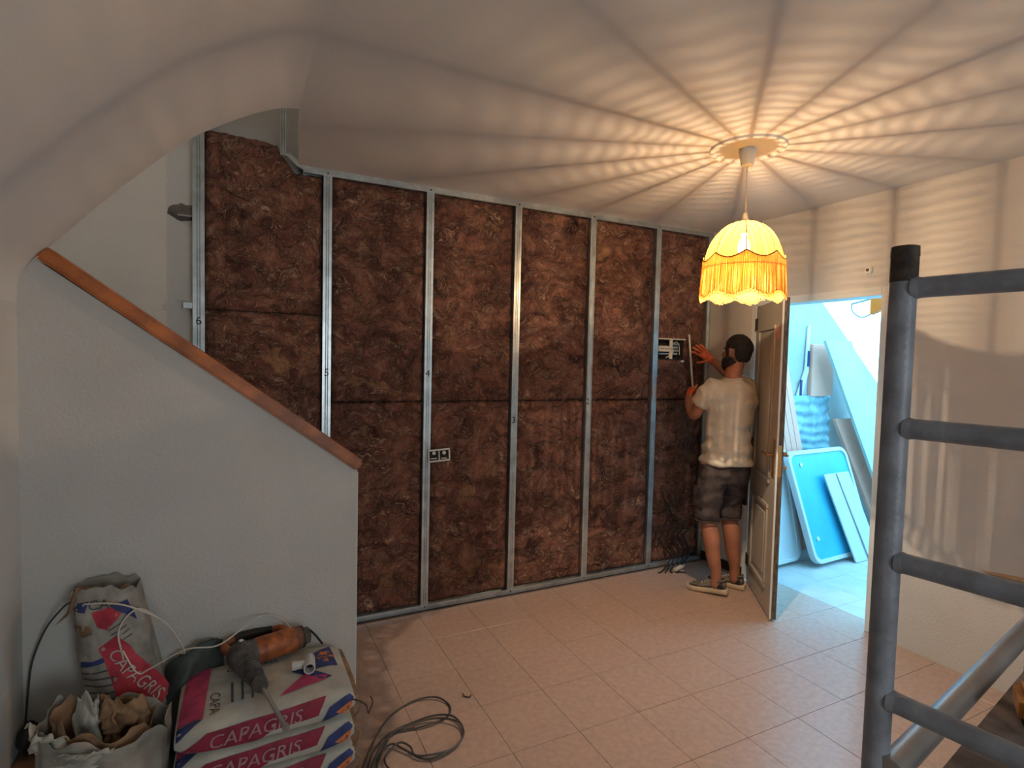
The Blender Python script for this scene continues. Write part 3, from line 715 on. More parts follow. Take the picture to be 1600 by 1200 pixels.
# shower trays
def round_rect(cx, cz, w_, h_, r_, n=6):
    pts = []
    for (sx, sz, a0) in ((1, 1, 0), (-1, 1, 90), (-1, -1, 180), (1, -1, 270)):
        for k in range(n + 1):
            a_ = math.radians(a0 + 90 * k / n); pts.append((cx + sx * (w_ / 2 - r_) + r_ * math.cos(a_), cz + sz * (h_ / 2 - r_) + r_ * math.sin(a_)))
    return pts
def tray(origin, ux, uy, w_, h_, body, inner, name, label):
    ux = V(ux).normalized(); uy = V(uy).normalized(); n = ux.cross(uy)
    if n.y > 0: n = -n
    O = V(origin); f = lambda p, d: O + ux * p[0] + uy * p[1] + n * d
    t_ = thing(name, label, 'shower tray', origin)
    out = round_rect(w_ / 2, h_ / 2, w_, h_, .09); ins = round_rect(w_ / 2, h_ / 2, w_ - .07, h_ - .07, .07)
    b = MB(); b.rings([[f(p, 0) for p in out], [f(p, .035) for p in out], [f((w_ / 2 + (p[0] - w_ / 2) * .985, h_ / 2 + (p[1] - h_ / 2) * .99), .045) for p in out], [f(p, .045) for p in ins], [f(p, .030) for p in ins]])
    obj('tray_body', b, body, t_)
    if inner:
        b = MB(); b.prism([f(p, .0305) for p in ins], n * .004); o = obj('blue_film', b, inner, t_, False); lab(o, 'turquoise protective film')
        for (u, v) in ((.16, h_ - .12), (w_ - .1, .16), (.12, .2)):
            b = MB(); b.tube([f((u, v), .034), f((u, v), .042)], .018, 12); obj('foot_plug', b, body, t_)
    return t_
tray((4.16, 2.86, .02), (.98, .06, 0), (-.12, .25, .94), .86, .93, M['tray'], M['trayblue'], 'shower_tray', 'white-rimmed tray with turquoise face leaning just outside the door')
tray((3.80, 2.99, .02), (.98, .06, 0), (-.06, .16, .95), .40, .94, M['tray'], None, 'shower_tray', 'plain white tray behind the turquoise one, nearest the door')
# two-strip pale board in front of the tray
O = V((4.60, 2.80, 0)); b = slab((4.62, 2.78, .005), (4.99, 2.80, .005), (4.80, 3.00, .72), (4.44, 2.98, .72), .012)
pbd = tag(obj('grooved_board', b, M['tray'], smooth=False), 'small pale grooved board leaning in front of the turquoise tray', 'board')
b = MB(); b.tube([(4.80, 2.785, .01), (4.61, 2.985, .715)], .006, 6); o = obj('groove_strip', b, M['steel'], pbd)
# cream shutter strips
sh = thing('slatted_shutter', 'cream slatted shutter leaning beside the open door', 'shutter', (4.15, 3.2, 0))
for k in range(4):
    x0 = 3.93 + k * .068
    b = slab((x0 + .50, 3.17, .01), (x0 + .562, 3.17, .01), (x0 + .062, 3.235, 1.85), (x0, 3.235, 1.85), .015); obj('slat', b, M['cream2'], sh, False)
# crumpled film
def cf(u, v):
    x = 4.24 + .64 * u + .13 * (1 - v) * (1 - u) + .05 * (1 - v) * u; z = .75 + .62 * v
    return V((x, 3.272 + .018 * fbm(V((x * 6, z * 7, 1)), 3) + .008 * math.sin(z * 70 + 3 * noise.noise(V((x * 5, 0, z * 3)))), z))
b = MB(); b.grid(cf, 40, 34); cfm = modmesh(b, [('SOLIDIFY', dict(thickness=.004))])
tag(link('plastic_sheet', cfm, M['plasticsheet'], None, 'all'), 'crumpled pale blue plastic sheet on the courtyard wall above the trays', 'plastic sheet')
b = MB(); b.box((4.62, 3.262, 1.36), (4.93, 3.30, 1.83), bev=.004); pst = tag(obj('wall_board', b, M['cream2']), 'beige upright board on the courtyard wall beside the plasterboard', 'board')
lk = thing('lock_strip', 'thin white metal strip with dark slots on the courtyard wall', 'metal strip', (4.52, 3.28, 1.36))
b = MB(); b.prism([(4.45, 3.29, 1.36), (4.55, 3.29, 1.60), (4.57, 3.29, 2.0), (4.60, 3.29, 2.0), (4.60, 3.29, 1.58), (4.52, 3.29, 1.36)], (0, -.012, 0)); obj('strip', b, M['white'], lk, False)
for z, x in ((1.44, 4.50), (1.70, 4.585)):
    b = MB(); b.box((x - .012, 3.270, z - .07), (x + .012, 3.2775, z + .07)); obj('slot', b, M['blue'], lk, False)
# amber lantern bracket outside, seen at the door's top right corner
am = thing('awning_corner', 'small amber canvas corner with grey bracket, outside top right of the doorway', 'awning', (4.3, 2.5, 2.03))
b = MB(); b.prism([(4.30, 2.585, 2.035), (4.30, 2.585, 2.16), (4.30, 2.2, 2.20), (4.30, 2.2, 2.13), (4.30, 2.50, 2.07)], (.05, 0, 0)); obj('canvas', b, M['amber'], am, False)
b = MB(); b.tube([(4.32, 2.2, 2.19), (4.32, 2.2, 2.5), (3.63, 2.2, 2.5)], .012, 8); obj('arm', b, M['steel'], am)
b = MB(); b.tube(spline([(4.32, 2.74, 2.13), (4.32, 2.73, 2.07), (4.32, 2.66, 2.02), (4.32, 2.59, 2.04)], 4), .006, 6); b.tube([(4.32, 2.74, 2.13), (4.32, 2.2, 2.23)], .008, 6); obj('hook', b, M['steel'], am)

# ================================================================== SCAFFOLD
sd = V((.17, -.985, 0)).normalized(); ld = V((.985, .17, 0)).normalized()
L0 = V((1.128, .622, 0)); LTOP = V((1.128 + .006, .624, 1.868)); lean = V((.030, .012, 0))
scf = thing('scaffold_tower', 'dark grey tubular scaffold tower frame standing at the right', 'scaffold', (L0.x, L0.y, 0))
def legp(base, z): return V((base.x, base.y, 0)) + lean * (z - 1.0) + V((0, 0, z))
def frame_at(base, far):
    A = base; B = base + sd * 1.15
    for q in (A, B):
        o = obj('leg', MB().tube([legp(q, .03), legp(q, 1.80)], .0230, 24), M['scaf'], scf)
        b = MB(); b.tube([legp(q, 1.80), legp(q, 1.866)], .0234, 24); b.tube([legp(q, 1.850), legp(q, 1.868)], [.0242, .0236], 24)
        o = obj('leg_spigot', b, M['rust'], scf); lab(o, 'rusty bare steel end of the upright')
        b = MB(); b.tube([legp(q, 0), legp(q, .012)], .05, 20); b.tube([legp(q, .012), legp(q, .05)], .03, 20); obj('foot', b, M['rust'], scf)
    for z in (1.788, 1.520, 1.262, .992, .72, .45, .18):
        o = obj('rung', MB().tube([legp(A, z) + sd * .018, legp(B, z) - sd * .018], .0195, 20), M['scaf'], scf)
        b = MB()
        b.tube([legp(A, z) + sd * .017, legp(A, z) + sd * .030], [.0222, .0200], 16); b.tube([legp(B, z) - sd * .017, legp(B, z) - sd * .030], [.0222, .0200], 16); pieces('weld', b, M['scaf'], scf)
frame_at(V((L0.x, L0.y, 0)), False); frame_at(V((L0.x, L0.y, 0)) + ld * 1.28, True)
zl = .865
p0 = legp(L0, zl) - V((0, .03, 0)); 
for q in (V((0, 0, 0)), sd * 1.15):
    b = MB(); b.tube([p0 + q - ld * .01, p0 + q + ld * 1.30], .0250, 24); o = obj('ledger', b, M['steel'], scf); lab(o, 'bare galvanised horizontal tube')
    for e in (1.22,):
        b = MB(); b.tube([p0 + q + ld * (e - .02), p0 + q + ld * (e + .025)], .030, 20); obj('coupler', b, M['scaf'], scf)
# plank deck on the scaffold
for k in range(3):
    dk = MB(); o0 = p0 + sd * (.050 + .30 * k) + V((0, 0, -.012)) + ld * .02
    P_ = [o0, o0 + ld * 1.24, o0 + ld * 1.24 + sd * .285, o0 + sd * .285]
    dk.prism(P_, (0, 0, -.032))
    o = obj('deck_board', dk, M['plank'], scf, False)
stx = p0 + sd * .050 + V((0, 0, -.012))
amb = thing('tool_case', 'amber plastic tool case lying on the dusty scaffold deck', 'tool case', tuple(stx + ld * .40 + sd * .16))
c0 = stx + ld * .50 + sd * .02
Rz = Matrix.Rotation(math.radians(-62), 3, 'Z')
b = MB(); b.box((c0.x, c0.y - .11, c0.z + .006), (c0.x + .20, c0.y, c0.z + .066), R=Rz, c=c0, bev=.012); obj('case_body', b, M['orangeplastic'], amb)
b = MB(); b.box((c0.x + .01, c0.y - .10, c0.z + .0), (c0.x + .19, c0.y - .01, c0.z + .006), R=Rz, c=c0); obj('rubber_base', b, M['black'], amb)
b = MB(); b.box((c0.x + .06, c0.y - .075, c0.z + .064), (c0.x + .14, c0.y - .035, c0.z + .08), R=Rz, c=c0, bev=.006); obj('latch', b, M['rust'], amb)
c1 = stx + ld * .78 + sd * .03
b = MB(); b.prism([c1 + V((0, 0, .002)), c1 + ld * .20 + V((0, 0, .002)), c1 + ld * .20 + sd * .02 + V((0, 0, .002)), c1 + sd * .02 + V((0, 0, .002))], (0, 0, .012)); tag(obj('wood_strip', b, M['white'], smooth=False), 'thin white strip lying on the scaffold deck', 'strip')
c2 = legp(V((L0.x, L0.y, 0)) + ld * 1.28, .992) 
b = MB(); sb = V((1.955, .79, 1.045)); b.prism([sb, sb + V((.05, .0, -.012)), sb + V((.22, -.05, -.045)), sb + V((.22, -.05, -.060)), sb + V((.05, 0, -.022))], (.01, .03, 0))
tag(obj('wood_splinter', b, M['rawwood'], smooth=False), 'jagged splinter of raw wood resting behind the scaffold rung', 'wood offcut')

# ================================================================== SACKS
BL, BW, BH = .61, .42, .118
def make_cross():
    pts = []; n = 200
    for k in range(n + 1):
        a_ = 2 * PI * k / n + PI / 2                 # start at top, go towards the front (-Y)
        c_, s_ = math.cos(a_), math.sin(a_); e = .42
        pts.append((abs(c_) ** e * (1 if c_ > 0 else -1), abs(s_) ** e * (1 if s_ > 0 else -1)))
    out = []; acc = 0; prev = None
    for x, y in pts:
        q = (x * BW / 2, y * BH / 2)
        if prev: acc += math.hypot(q[0] - prev[0], q[1] - prev[1])
        out.append((acc, x, y)); prev = q
    return out
CR = make_cross(); PER = CR[-1][0]
def cross_at(s_):
    s_ = s_ % PER; lo, hi = 0, len(CR) - 1
    while hi - lo > 1:
        m_ = (lo + hi) // 2
        if CR[m_][0] <= s_: lo = m_
        else: hi = m_
    t_ = (s_ - CR[lo][0]) / max(1e-9, CR[hi][0] - CR[lo][0]); return CR[lo][1] * (1 - t_) + CR[hi][1] * t_, CR[lo][2] * (1 - t_) + CR[hi][2] * t_
def sack_fn(c, rot, seed, off=0.0):
    R2 = Matrix.Rotation(rot, 3, 'Z')
    def f(x, s_):
        y, z = cross_at(s_); e = abs(2 * x / BL); k = 1 - .55 * max(0, e) ** 9; kw = 1 - .06 * e ** 6
        n_ = .0035 * fbm(V((x * 9 + seed, y * 2.5, z * 2)), 3)
        p = V((x, y * (BW / 2 + off) * kw, z * (BH / 2 + off) * k + BH / 2 - .006 * (1 - e * e) * (1 if z < 0 else 0) + n_ * (1 if z > -.5 else 0)))
        return V(c) + R2 @ p
    return f
def sack(z, rot, seed, label, printed=True):
    c = (.105, 2.345, z); f = sack_fn(c, rot, seed); fo = sack_fn(c, rot, seed, .0032)
    t_ = thing('plaster_sack', label, 'sack', c, 'stacked sacks below the parapet')
    b = MB(); nx, ns = 72, 150
    b.rings([[f(-BL / 2 + BL * i / nx, PER * k / ns) for k in range(ns)] for i in range(nx + 1)]); obj('sack_body', b, M['paper'], t_)
    h = BL / 2; T = BW / 2 - .012     # s of the front top edge
    fr0, fr1 = T + .012, T + BH - .02   # front face range
    # right end in kraft paper with folded gusset
    g2 = MB(); g2.rings([[f(h - .004, PER * k / 48) + V((.0, 0, 0)) for k in range(48)], [V(c) + (f(h, PER * k / 48) - V(c)) * .985 + V((.016, 0, .001)) for k in range(48)], [f(h, PER * k / 48) * .35 + (V(c) + V((h, 0, BH / 2))) * .65 + V((.022, 0, 0)) for k in range(48)]]); obj('folded_end', g2, M['kraft'], t_)
    P_ = lambda nm, poly, m_: print_poly(nm, poly, fo, m_, t_)
    if printed:
        # top face : s negative towards the back (-.2) .. positive towards the front (+.2)
        P_('print_band', [(-h + .02, -.19), (-h + .105, -.19), (-h + .085, .165), (-h + .005, .165)], M['pink'])
        P_('print_corner', [(-h + .005, .168), (-h + .085, .168), (-h + .02, T + .02), (-h + .005, T + .03)], M['blue'])
        P_('print_triangle', [(.03, .145), (.145, .02), (.22, .075), (.20, .10)], M['pink'])
        P_('print_arrow', [(.09, .0), (.145, -.065), (.265, -.075), (.27, .0), (.165, .01), (.235, .085), (.20, .098)], M['blue'])
        P_('print_patch', [(.14, -.07), (.262, -.175), (.268, -.08)], M['blue'])
        P_('print_spot', [(.195, -.075), (.215, -.115), (.25, -.12), (.268, -.105), (.268, -.045), (.235, -.035), (.205, -.05)], M['orange'])
        for r_ in range(4):
            for q in range(3): P_('print_line', [(-.13 + r_ * .035, -.02 + .001 * q), (-.122 + r_ * .035, -.02), (-.122 + r_ * .035, .115 - .01 * r_), (-.13 + r_ * .035, .115)][:4], M['ink']) if q == 0 else None
        print_text('lettering', 'CAPA', .05, lambda u, v: fo(u, -v), M['ink'], t_, (-.185, -.09), -PI / 2)
        print_text('lettering', 'CAPAGRIS', .042, lambda u, v: fo(u, -v), M['ink'], t_, (-.05, .12), 0)
    # the long front face: crimson band with the lettering
    P_('print_band', [(-h + .02, fr1 - .018), (-h + .10, fr0 + .012), (h - .11, fr0 - .012), (h - .14, fr0 + .045), (-.0, fr1 - .03), (-.05, fr1)], M['crimson'])
    P_('print_end', [(h - .10, fr0 + .03), (h - .02, fr0 - .012), (h - .006, fr0 + .005), (h - .03, fr1 - .025), (h - .13, fr1 - .008)], M['blue'])
    P_('print_end', [(h - .075, fr0 + .055), (h - .01, fr0 + .022), (h - .02, fr1 - .02), (h - .05, fr1 - .012)], M['orange'])
    fo2 = sack_fn(c, rot, seed, .0046)
    print_text('lettering', 'CAPAGRIS', .056, lambda u, v: fo2(u, -v), M['letter2'], t_, (-.045, -(fr0 + .040)), .05, 1.2, .25)
    b = MB(); e0 = f(h - .01, T + .02)
    b.tube(spline([e0 + V((.01, 0, -.01)), e0 + V((.03, -.01, -.02)), e0 + V((.022, -.012, -.05)), e0 + V((.004, -.006, -.075))], 5), .004, 6); obj('fold_edge', b, M['kraft'], t_)
    return t_
sack(.0, .02, 3, 'printed plaster sack at the bottom of the stack')
sack(.112, -.012, 4, 'printed plaster sack in the middle of the stack')
sack(.224, .012, 5, 'topmost printed plaster sack, with pink and blue stripes, under the hammer drill')

# --- upright sack leaning on the parapet
def up_y(x, z):
    cx = -.42 + (.75 - z) * .10; w_ = .13 + .05 * (.75 - z)
    u = (x - cx) / w_
    return 2.53 - .075 * max(0, 1 - u * u) ** .5 - .016 * fbm(V((x * 11, 3, z * 8)), 4) - .010 * math.sin((x * 20 + z * 9) + 2 * noise.noise(V((x * 6, 1, z * 5))))
up = thing('upright_sack', 'half-empty upright plaster sack with red band leaning on the white parapet', 'sack', (-.4, 2.53, 0))
def up_front(u, v):
    z = .0 + .73 * v + (.03 * noise.noise(V((u * 7, 2, 2))) + .03 * math.sin(u * PI)) * (v ** 6)
    xl = -.50 + (-.06) * v; xr = -.20 + (-.15) * v
    x = xl + (xr - xl) * u; return V((x, min(2.59, up_y(x, z)), z))
b = MB(); nu, nv = 44, 90
b.grid(up_front, nu, nv); b.grid(lambda u, v: up_front(u, v) * 1.0 + V((0, (2.602 - up_front(u, v).y) * .9, 0)), nu, nv)
W = nu + 1; n1 = W * (nv + 1)
for j in range(nv):
    for i in (0, nu): b.f.append((j * W + i, (j + 1) * W + i, n1 + (j + 1) * W + i, n1 + j * W + i)); b.m.append(0)
obj('sack_body', b, M['paper2'], up)
uf = lambda x, z: V((x, up_y(x, z) - .0022, z))
print_poly('print_band', [(-.462, .535), (-.405, .575), (-.262, .36), (-.24, .30), (-.285, .24), (-.375, .245)], uf, M['red'], up, .02)
print_poly('print_band', [(-.485, .665), (-.42, .685), (-.39, .655), (-.435, .60), (-.465, .615)], uf, M['red'], up, .02)
print_poly('print_corner', [(-.545, .672), (-.527, .705), (-.495, .707), (-.505, .668)], uf, M['blue'], up, .02)
print_poly('print_corner', [(-.43, .690), (-.375, .70), (-.352, .64), (-.345, .615), (-.375, .645), (-.405, .668)], uf, M['blue'], up, .02)
print_poly('print_oval', [(-.55, .60), (-.53, .62), (-.49, .618), (-.48, .59), (-.51, .575), (-.54, .58)], uf, M['kraft'], up, .02)
print_poly('print_mark', [(-.525, .455), (-.49, .465), (-.445, .475), (-.45, .495), (-.49, .485), (-.52, .485)], uf, M['blue'], up, .02)
for k in range(7): print_poly('print_line', [(-.525 + .003 * k, .43 - k * .027), (-.415 + .004 * k, .452 - k * .027), (-.415 + .004 * k, .446 - k * .027), (-.525 + .003 * k, .424 - k * .027)], uf, M['ink'], up, .02)
for k in range(4): print_poly('print_line', [(-.43 + .006 * k, .60 - k * .02), (-.385 + .008 * k, .625 - k * .02), (-.385 + .008 * k, .62 - k * .02), (-.43 + .006 * k, .595 - k * .02)], uf, M['ink'], up, .02)
print_text('lettering', 'CAPAGRIS', .060, lambda u, v: V((u, up_y(u, v) - .0042, v)), M['letter'], up, (-.348, .40), -.98, .98)
print_text('lettering', 'CA', .05, lambda u, v: V((u, up_y(u, v) - .004, v)), M['ink'], up, (-.462, .692), .08)
b = MB(); pts = [(-.60, .625), (-.57, .66), (-.548, .71), (-.535, .755), (-.50, .735), (-.46, .74), (-.42, .722), (-.38, .742), (-.36, .70), (-.40, .70), (-.46, .705), (-.53, .70), (-.56, .66)]
b.prism([(x, 2.50 + .02 * math.sin(i * 2), z) for i, (x, z) in enumerate(pts)], (0, .008, 0)); o = obj('torn_rim', b, M['kraft'], up, False); lab(o, 'ragged brown torn top edge')

# --- torn open sack in front
ts = thing('torn_sack', 'torn open paper sack with ragged mouth, left of the sack stack', 'sack', (-.42, 2.27, 0))
def tring(r0, z, q, inner=False):
    out = []
    for k in range(56):
        th = 2 * PI * k / 56; c_, s_ = math.cos(th), math.sin(th)
        r = r0 * (1 + .17 * noise.noise(V((c_ * 2.2, s_ * 2.2, z * 9 + q))) + .11 * noise.noise(V((c_ * 6, s_ * 6, z * 16))))
        zz = z
        if z > .30: zz = z + .060 * noise.noise(V((c_ * 1.9 + 4, s_ * 1.9, 8))) + .030 * noise.noise(V((c_ * 5, s_ * 5, 3))) + (.05 if c_ < -.7 else 0)
        out.append(V((-.415 + r * 1.05 * c_ + (.02 * z), 2.235 + r * .72 * s_, zz)))
    return out
b = MB()
b.rings([tring(.13, .0, 0), tring(.165, .03, 0), tring(.185, .12, 0), tring(.18, .20, 0), tring(.165, .27, 0), tring(.172, .33, 0), tring(.185, .365, 0)], caps=False)
me = modmesh(b, [('SOLIDIFY', dict(thickness=.004)), ('SUBSURF', dict(levels=1))]); link('outer_paper', me, M['paper2'], ts, 'all')
b = MB(); b.rings([tring(.125, .01, 0), tring(.16, .12, 0), tring(.155, .2, 0), tring(.12, .31, 2), tring(.135, .375, 3)], caps=False)
me = modmesh(b, [('SOLIDIFY', dict(thickness=.003)), ('SUBSURF', dict(levels=1))]); o = link('inner_paper', me, M['kraft'], ts, 'all'); lab(o, 'brown inner paper layer')
def flap(c, w_, h_, yaw, tilt, seed, m_, nm):
    def f(u, v):
        x = (u - .5) * w_ * (1 - .35 * v) ; z = v * h_ * (1 + .35 * noise.noise(V((u * 4, seed, 0))))
        y = .045 * fbm(V((u * 3, v * 3, seed)), 3) - tilt * v * v * h_ + .025 * math.cos(u * PI * 1.4)
        return V(c) + V((x * math.cos(yaw) - y * math.sin(yaw), x * math.sin(yaw) + y * math.cos(yaw), z))
    b = MB(); b.grid(f, 14, 12); me = modmesh(b, [('SOLIDIFY', dict(thickness=.003))]); return link(nm, me, m_, ts, 'all')
flap((-.545, 2.19, .33), .15, .11, -.3, .5, 1, M['paper'], 'torn_flap'); flap((-.46, 2.26, .30), .07, .17, .5, .1, 2, M['paper'], 'torn_flap')
flap((-.40, 2.28, .29), .10, .15, -.6, .1, 3, M['kraft'], 'torn_flap'); flap((-.34, 2.25, .32), .14, .10, .3, -.2, 4, M['kraft'], 'torn_flap'); flap((-.44, 2.13, .30), .20, .07, .1, .6, 6, M['paper'], 'torn_flap')
b = MB()
for k in range(5):
    b.tube(spline([(-.575 + .025 * k, 2.115 - .008 * k, .20 + .01 * k), (-.53 + .03 * k, 2.085 - .004 * k, .235 + .008 * k), (-.49 + .04 * k, 2.08, .25 + .006 * k)], 4), .0018, 5)
pieces('printed_line', b, M['ink'], ts)

# --- cardboard box with a dark bag at the far left, green sheet between the sacks
cbx = thing('cardboard_box', 'low brown cardboard box on the floor left of the torn sack', 'box', (-.62, 2.45, 0))
b = MB(); b.box((-.722, 2.10, .0), (-.50, 2.612, .15), bev=.004); obj('box_body', b, M['card'], cbx)
b = MB(); b.box((-.722, 2.30, .1505), (-.50, 2.345, .1515)); obj('packing_tape', b, M['kraft'], cbx, False)
b = MB()
for k in range(14):
    a_ = PI * 2 * k / 14
R_ = []
for j in range(9):
    s_ = j / 8; rr = math.sin(PI * (.08 + .84 * s_)) * .07
    R_.append([V((-.690 + rr * .45 * math.cos(2 * PI * k / 20) * (1 + .15 * noise.noise(V((k * .7, j, 1)))), 2.535 + rr * .9 * math.sin(2 * PI * k / 20), .155 + .11 * s_ + .012 * noise.noise(V((k * .5, j * .6, 4))))) for k in range(20)])
b.rings(R_); tag(obj('dark_bag', b, M['black']), 'crumpled black bag on the cardboard box beside the left wall', 'bag')
def gs(u, v):
    x = -.335 + .26 * u + .07 * v; y = 2.585 - .17 * (1 - v) - .05 * math.sin(u * 5); z = .02 + .42 * v * (1 - .25 * (2 * u - 1) ** 2) + .02 * fbm(V((u * 4, v * 4, 5)), 3)
    return V((min(x, -.06), min(2.607, y + .02 * fbm(V((u * 5, v * 3, 1)), 3)), z))
b = MB(); b.grid(gs, 24, 24); me = modmesh(b, [('SOLIDIFY', dict(thickness=.004))])
tag(link('dust_sheet', me, M['tarp'], None, 'all'), 'dark grey-green sheet draped between upright sack and sack stack', 'sheet')

# --- cables
b = MB(); b.tube(spline([(-.34, 2.585, .03), (-.36, 2.50, .30), (-.389, 2.45, .49), (-.397, 2.44, .60), (-.34, 2.44, .665), (-.275, 2.45, .612), (-.22, 2.46, .53), (-.189, 2.47, .452), (-.21, 2.50, .44)], 8), .0033, 8)
b.tube(spline([(-.50, 2.44, .712), (-.42, 2.43, .705), (-.35, 2.42, .68), (-.25, 2.43, .60), (-.20, 2.47, .48)], 8), .0030, 8)
b.tube(spline([(-.385, 2.43, .52), (-.34, 2.42, .43), (-.297, 2.42, .437), (-.181, 2.40, .494), (-.073, 2.42, .478), (.02, 2.50, .495), (.10, 2.585, .495), (.18, 2.60, .45), (.23, 2.56, .38)], 8), .0030, 8)
tag(obj('white_cable', b, M['whitecable']), 'thin off-white cable looping from the upright sack to the hammer drill', 'cable')
b = MB(); b.tube(spline([(-.50, 2.50, .70), (-.56, 2.52, .695), (-.60, 2.55, .655), (-.65, 2.585, .58), (-.69, 2.595, .47), (-.705, 2.597, .36), (-.715, 2.59, .20)], 8), .0036, 8)
tag(obj('grey_cable', b, M['cable']), 'thin grey cable drooping down the parapet at far left', 'cable')
def loopy(pts, z=.005): return spline([(x, y, z + .004 * (i % 3)) for i, (x, y) in enumerate(pts)], 8)
b = MB()
b.tube(loopy([(.435, 2.13), (.50, 2.25), (.575, 2.36), (.657, 2.44), (.76, 2.475), (.85, 2.45), (.888, 2.375), (.85, 2.30), (.75, 2.275), (.66, 2.29), (.58, 2.29), (.50, 2.21), (.44, 2.09), (.41, 1.98)]), .0042, 8)
b.tube(loopy([(.46, 2.06), (.53, 2.19), (.60, 2.285), (.70, 2.325), (.80, 2.325), (.87, 2.28), (.885, 2.19), (.83, 2.105), (.74, 2.07), (.67, 2.09), (.62, 2.16), (.575, 2.215), (.52, 2.19), (.49, 2.11), (.50, 2.03)], .009), .0042, 8)
b.tube(loopy([(.42, 2.03), (.50, 2.17), (.585, 2.27), (.68, 2.305), (.79, 2.30), (.875, 2.23), (.87, 2.15), (.79, 2.085), (.69, 2.085), (.645, 2.12), (.64, 2.17), (.60, 2.205), (.53, 2.15), (.54, 2.06), (.60, 2.0)], .013), .0042, 8)
tag(obj('coiled_cable', b, M['cable']), 'loosely coiled black cable on the tiles right of the sack stack', 'cable')
b = MB(); b.tube(spline([(.975, 2.43, .012), (.98, 2.415, .004), (1.0, 2.40, .004), (1.01, 2.41, .008)], 4), .003, 6)
tag(obj('bent_nail', b, M['rust']), 'tiny bent brown hook lying alone on the tiles', 'nail')
b = MB(); b.tube(spline([(.425, 2.13, .29), (.45, 2.12, .27), (.455, 2.118, .24), (.47, 2.11, .285), (.462, 2.11, .31)], 4), .0025, 6)
b.tube([(.425, 2.13, .29), (.395, 2.14, .30)], .0025, 6)
tag(obj('wire_scrap', b, M['rust']), 'bent brown wire scrap sticking out at the right end of the stack', 'wire')

# ================================================================== HAMMER DRILL
ZS = .224 + BH + .001
dr = thing('hammer_drill', 'dusty orange and grey hammer drill lying on the topmost sack', 'power tool', (.05, 2.40, ZS))
ax = V((.26, -.966, -.02)).normalized(); mo = V((.966, .26, 0)).normalized(); G = V((.010, 2.445, ZS + .062)); UP = V((0, 0, 1))
def dtube(seg, nm, m_, n=24, par=None):
    return obj(nm, MB().tube([p for p, r in seg], [r for p, r in seg], n), m_, par or dr)
b = MB(); b.tube([G - ax * .03, G + ax * .0, G + ax * .075], [.05, .056, .048], 20); b.tube([G - mo * .035, G - mo * .02, G + mo * .06], [.036, .05, .05], 20)
organic('gear_housing', b, M['dgrey'], dr, .005, 4)
mb_ = MB(); mb_.tube([G + mo * q for q in (.05, .07, .20, .235, .25)], [.048, .052, .051, .046, .035], 28); obj('motor_housing', mb_, M['drill'], dr)
for q in range(5):
    b = MB(); c_ = G + mo * (.215 + q * .008); b.tube([c_, c_ + mo * .003], .0495 - .001 * q, 24); obj('vent_ring', b, M['dgrey'], dr)
dtube([(G + mo * .245, .037), (G + mo * .275, .034), (G + mo * .28, .02)], 'end_cap', M['dgrey'])
seg = []
for q in range(9):
    p = G + ax * (.075 + q * .017); seg += [(p, .046 - .0022 * q), (p + ax * .010, .046 - .0022 * q), (p + ax * .0105, .040 - .0022 * q), (p + ax * .0165, .040 - .0022 * q)]
dtube(seg, 'chuck_sleeve', M['dgrey'], 28)
E1 = G + ax * .228; dtube([(E1, .030), (E1 + ax * .03, .026), (E1 + ax * .045, .017), (E1 + ax * .052, .013)], 'chuck_nose', M['dgrey'])
b = MB(); be = E1 + ax * .25 + V((.01, 0, -.035)); b.tube([E1 + ax * .045, E1 + ax * .12 + V((.003, 0, -.012)), be], [.0075, .0075, .0085], 14); b.tube([be, be + ax * .012 + V((0, 0, -.002))], [.013, .012], 6); obj('chisel_bit', b, M['steel'], dr)
# rear D handle
Hh = G - ax * .055
hp_ = spline([G - ax * .02 - mo * .03 + UP * .01, Hh - ax * .05 - mo * .035, Hh - ax * .095 + mo * .01, Hh - ax * .10 + mo * .09, Hh - ax * .09 + mo * .17, Hh - ax * .045 + mo * .205, G - ax * .015 + mo * .19], 6)
obj('handle', MB().tube(hp_, .0185, 14), M['drill'], dr)
o = obj('rubber_grip', MB().tube(hp_[12:25], .021, 14), M['black'], dr)
dtube([(G + UP * .045, .018), (G + UP * .060, .017), (G + UP * .062, .014)], 'selector_knob', M['dgrey']); dtube([(G + UP * .062 , .008), (G + UP * .066, .008)], 'knob_mark', M['white'], 12)
obj('power_lead', MB().tube(spline([Hh - ax * .09 + mo * .16, Hh - ax * .11 + mo * .22 + UP * .01, Hh - ax * .07 + mo * .29 - UP * .01, Hh - ax * .0 + mo * .32 - UP * .03, G + mo * .33 + ax * .02 - UP * .050], 6), .0045, 8), M['black'], dr)

# PVC tee
tc_ = V((.262, 2.345, ZS + .024))
pv = thing('pipe_tee', 'white plastic pipe tee lying on the topmost sack beside the drill', 'pipe fitting', (tc_.x, tc_.y, ZS))
d1 = V((-.10, -.99, 0)).normalized(); d2 = V((-.97, .10, 0)).normalized()
b = MB(); b.rings([[tc_ + d1 * s_ + (V((-d1.y, d1.x, 0)) * math.cos(a_) + UP * math.sin(a_)) * r for a_ in [2 * PI * k / 24 for k in range(24)]] for s_, r in ((.042, .018), (.042, .0225), (.02, .0235), (-.04, .0215), (-.045, .020), (-.045, .014))], caps=False)
b.rings([[tc_ + d1 * s_ + (V((-d1.y, d1.x, 0)) * math.cos(a_) + UP * math.sin(a_)) * r for a_ in [2 * PI * k / 24 for k in range(24)]] for s_, r in ((.042, .018), (.0, .017))], caps=False)
obj('body', b, M['pvc'], pv)
b = MB(); b.tube([tc_ + d2 * .018, tc_ + d2 * .055], .0165, 20); b.tube([tc_ + d2 * .05, tc_ + d2 * .066], .0185, 20); obj('branch', b, M['pvc'], pv)
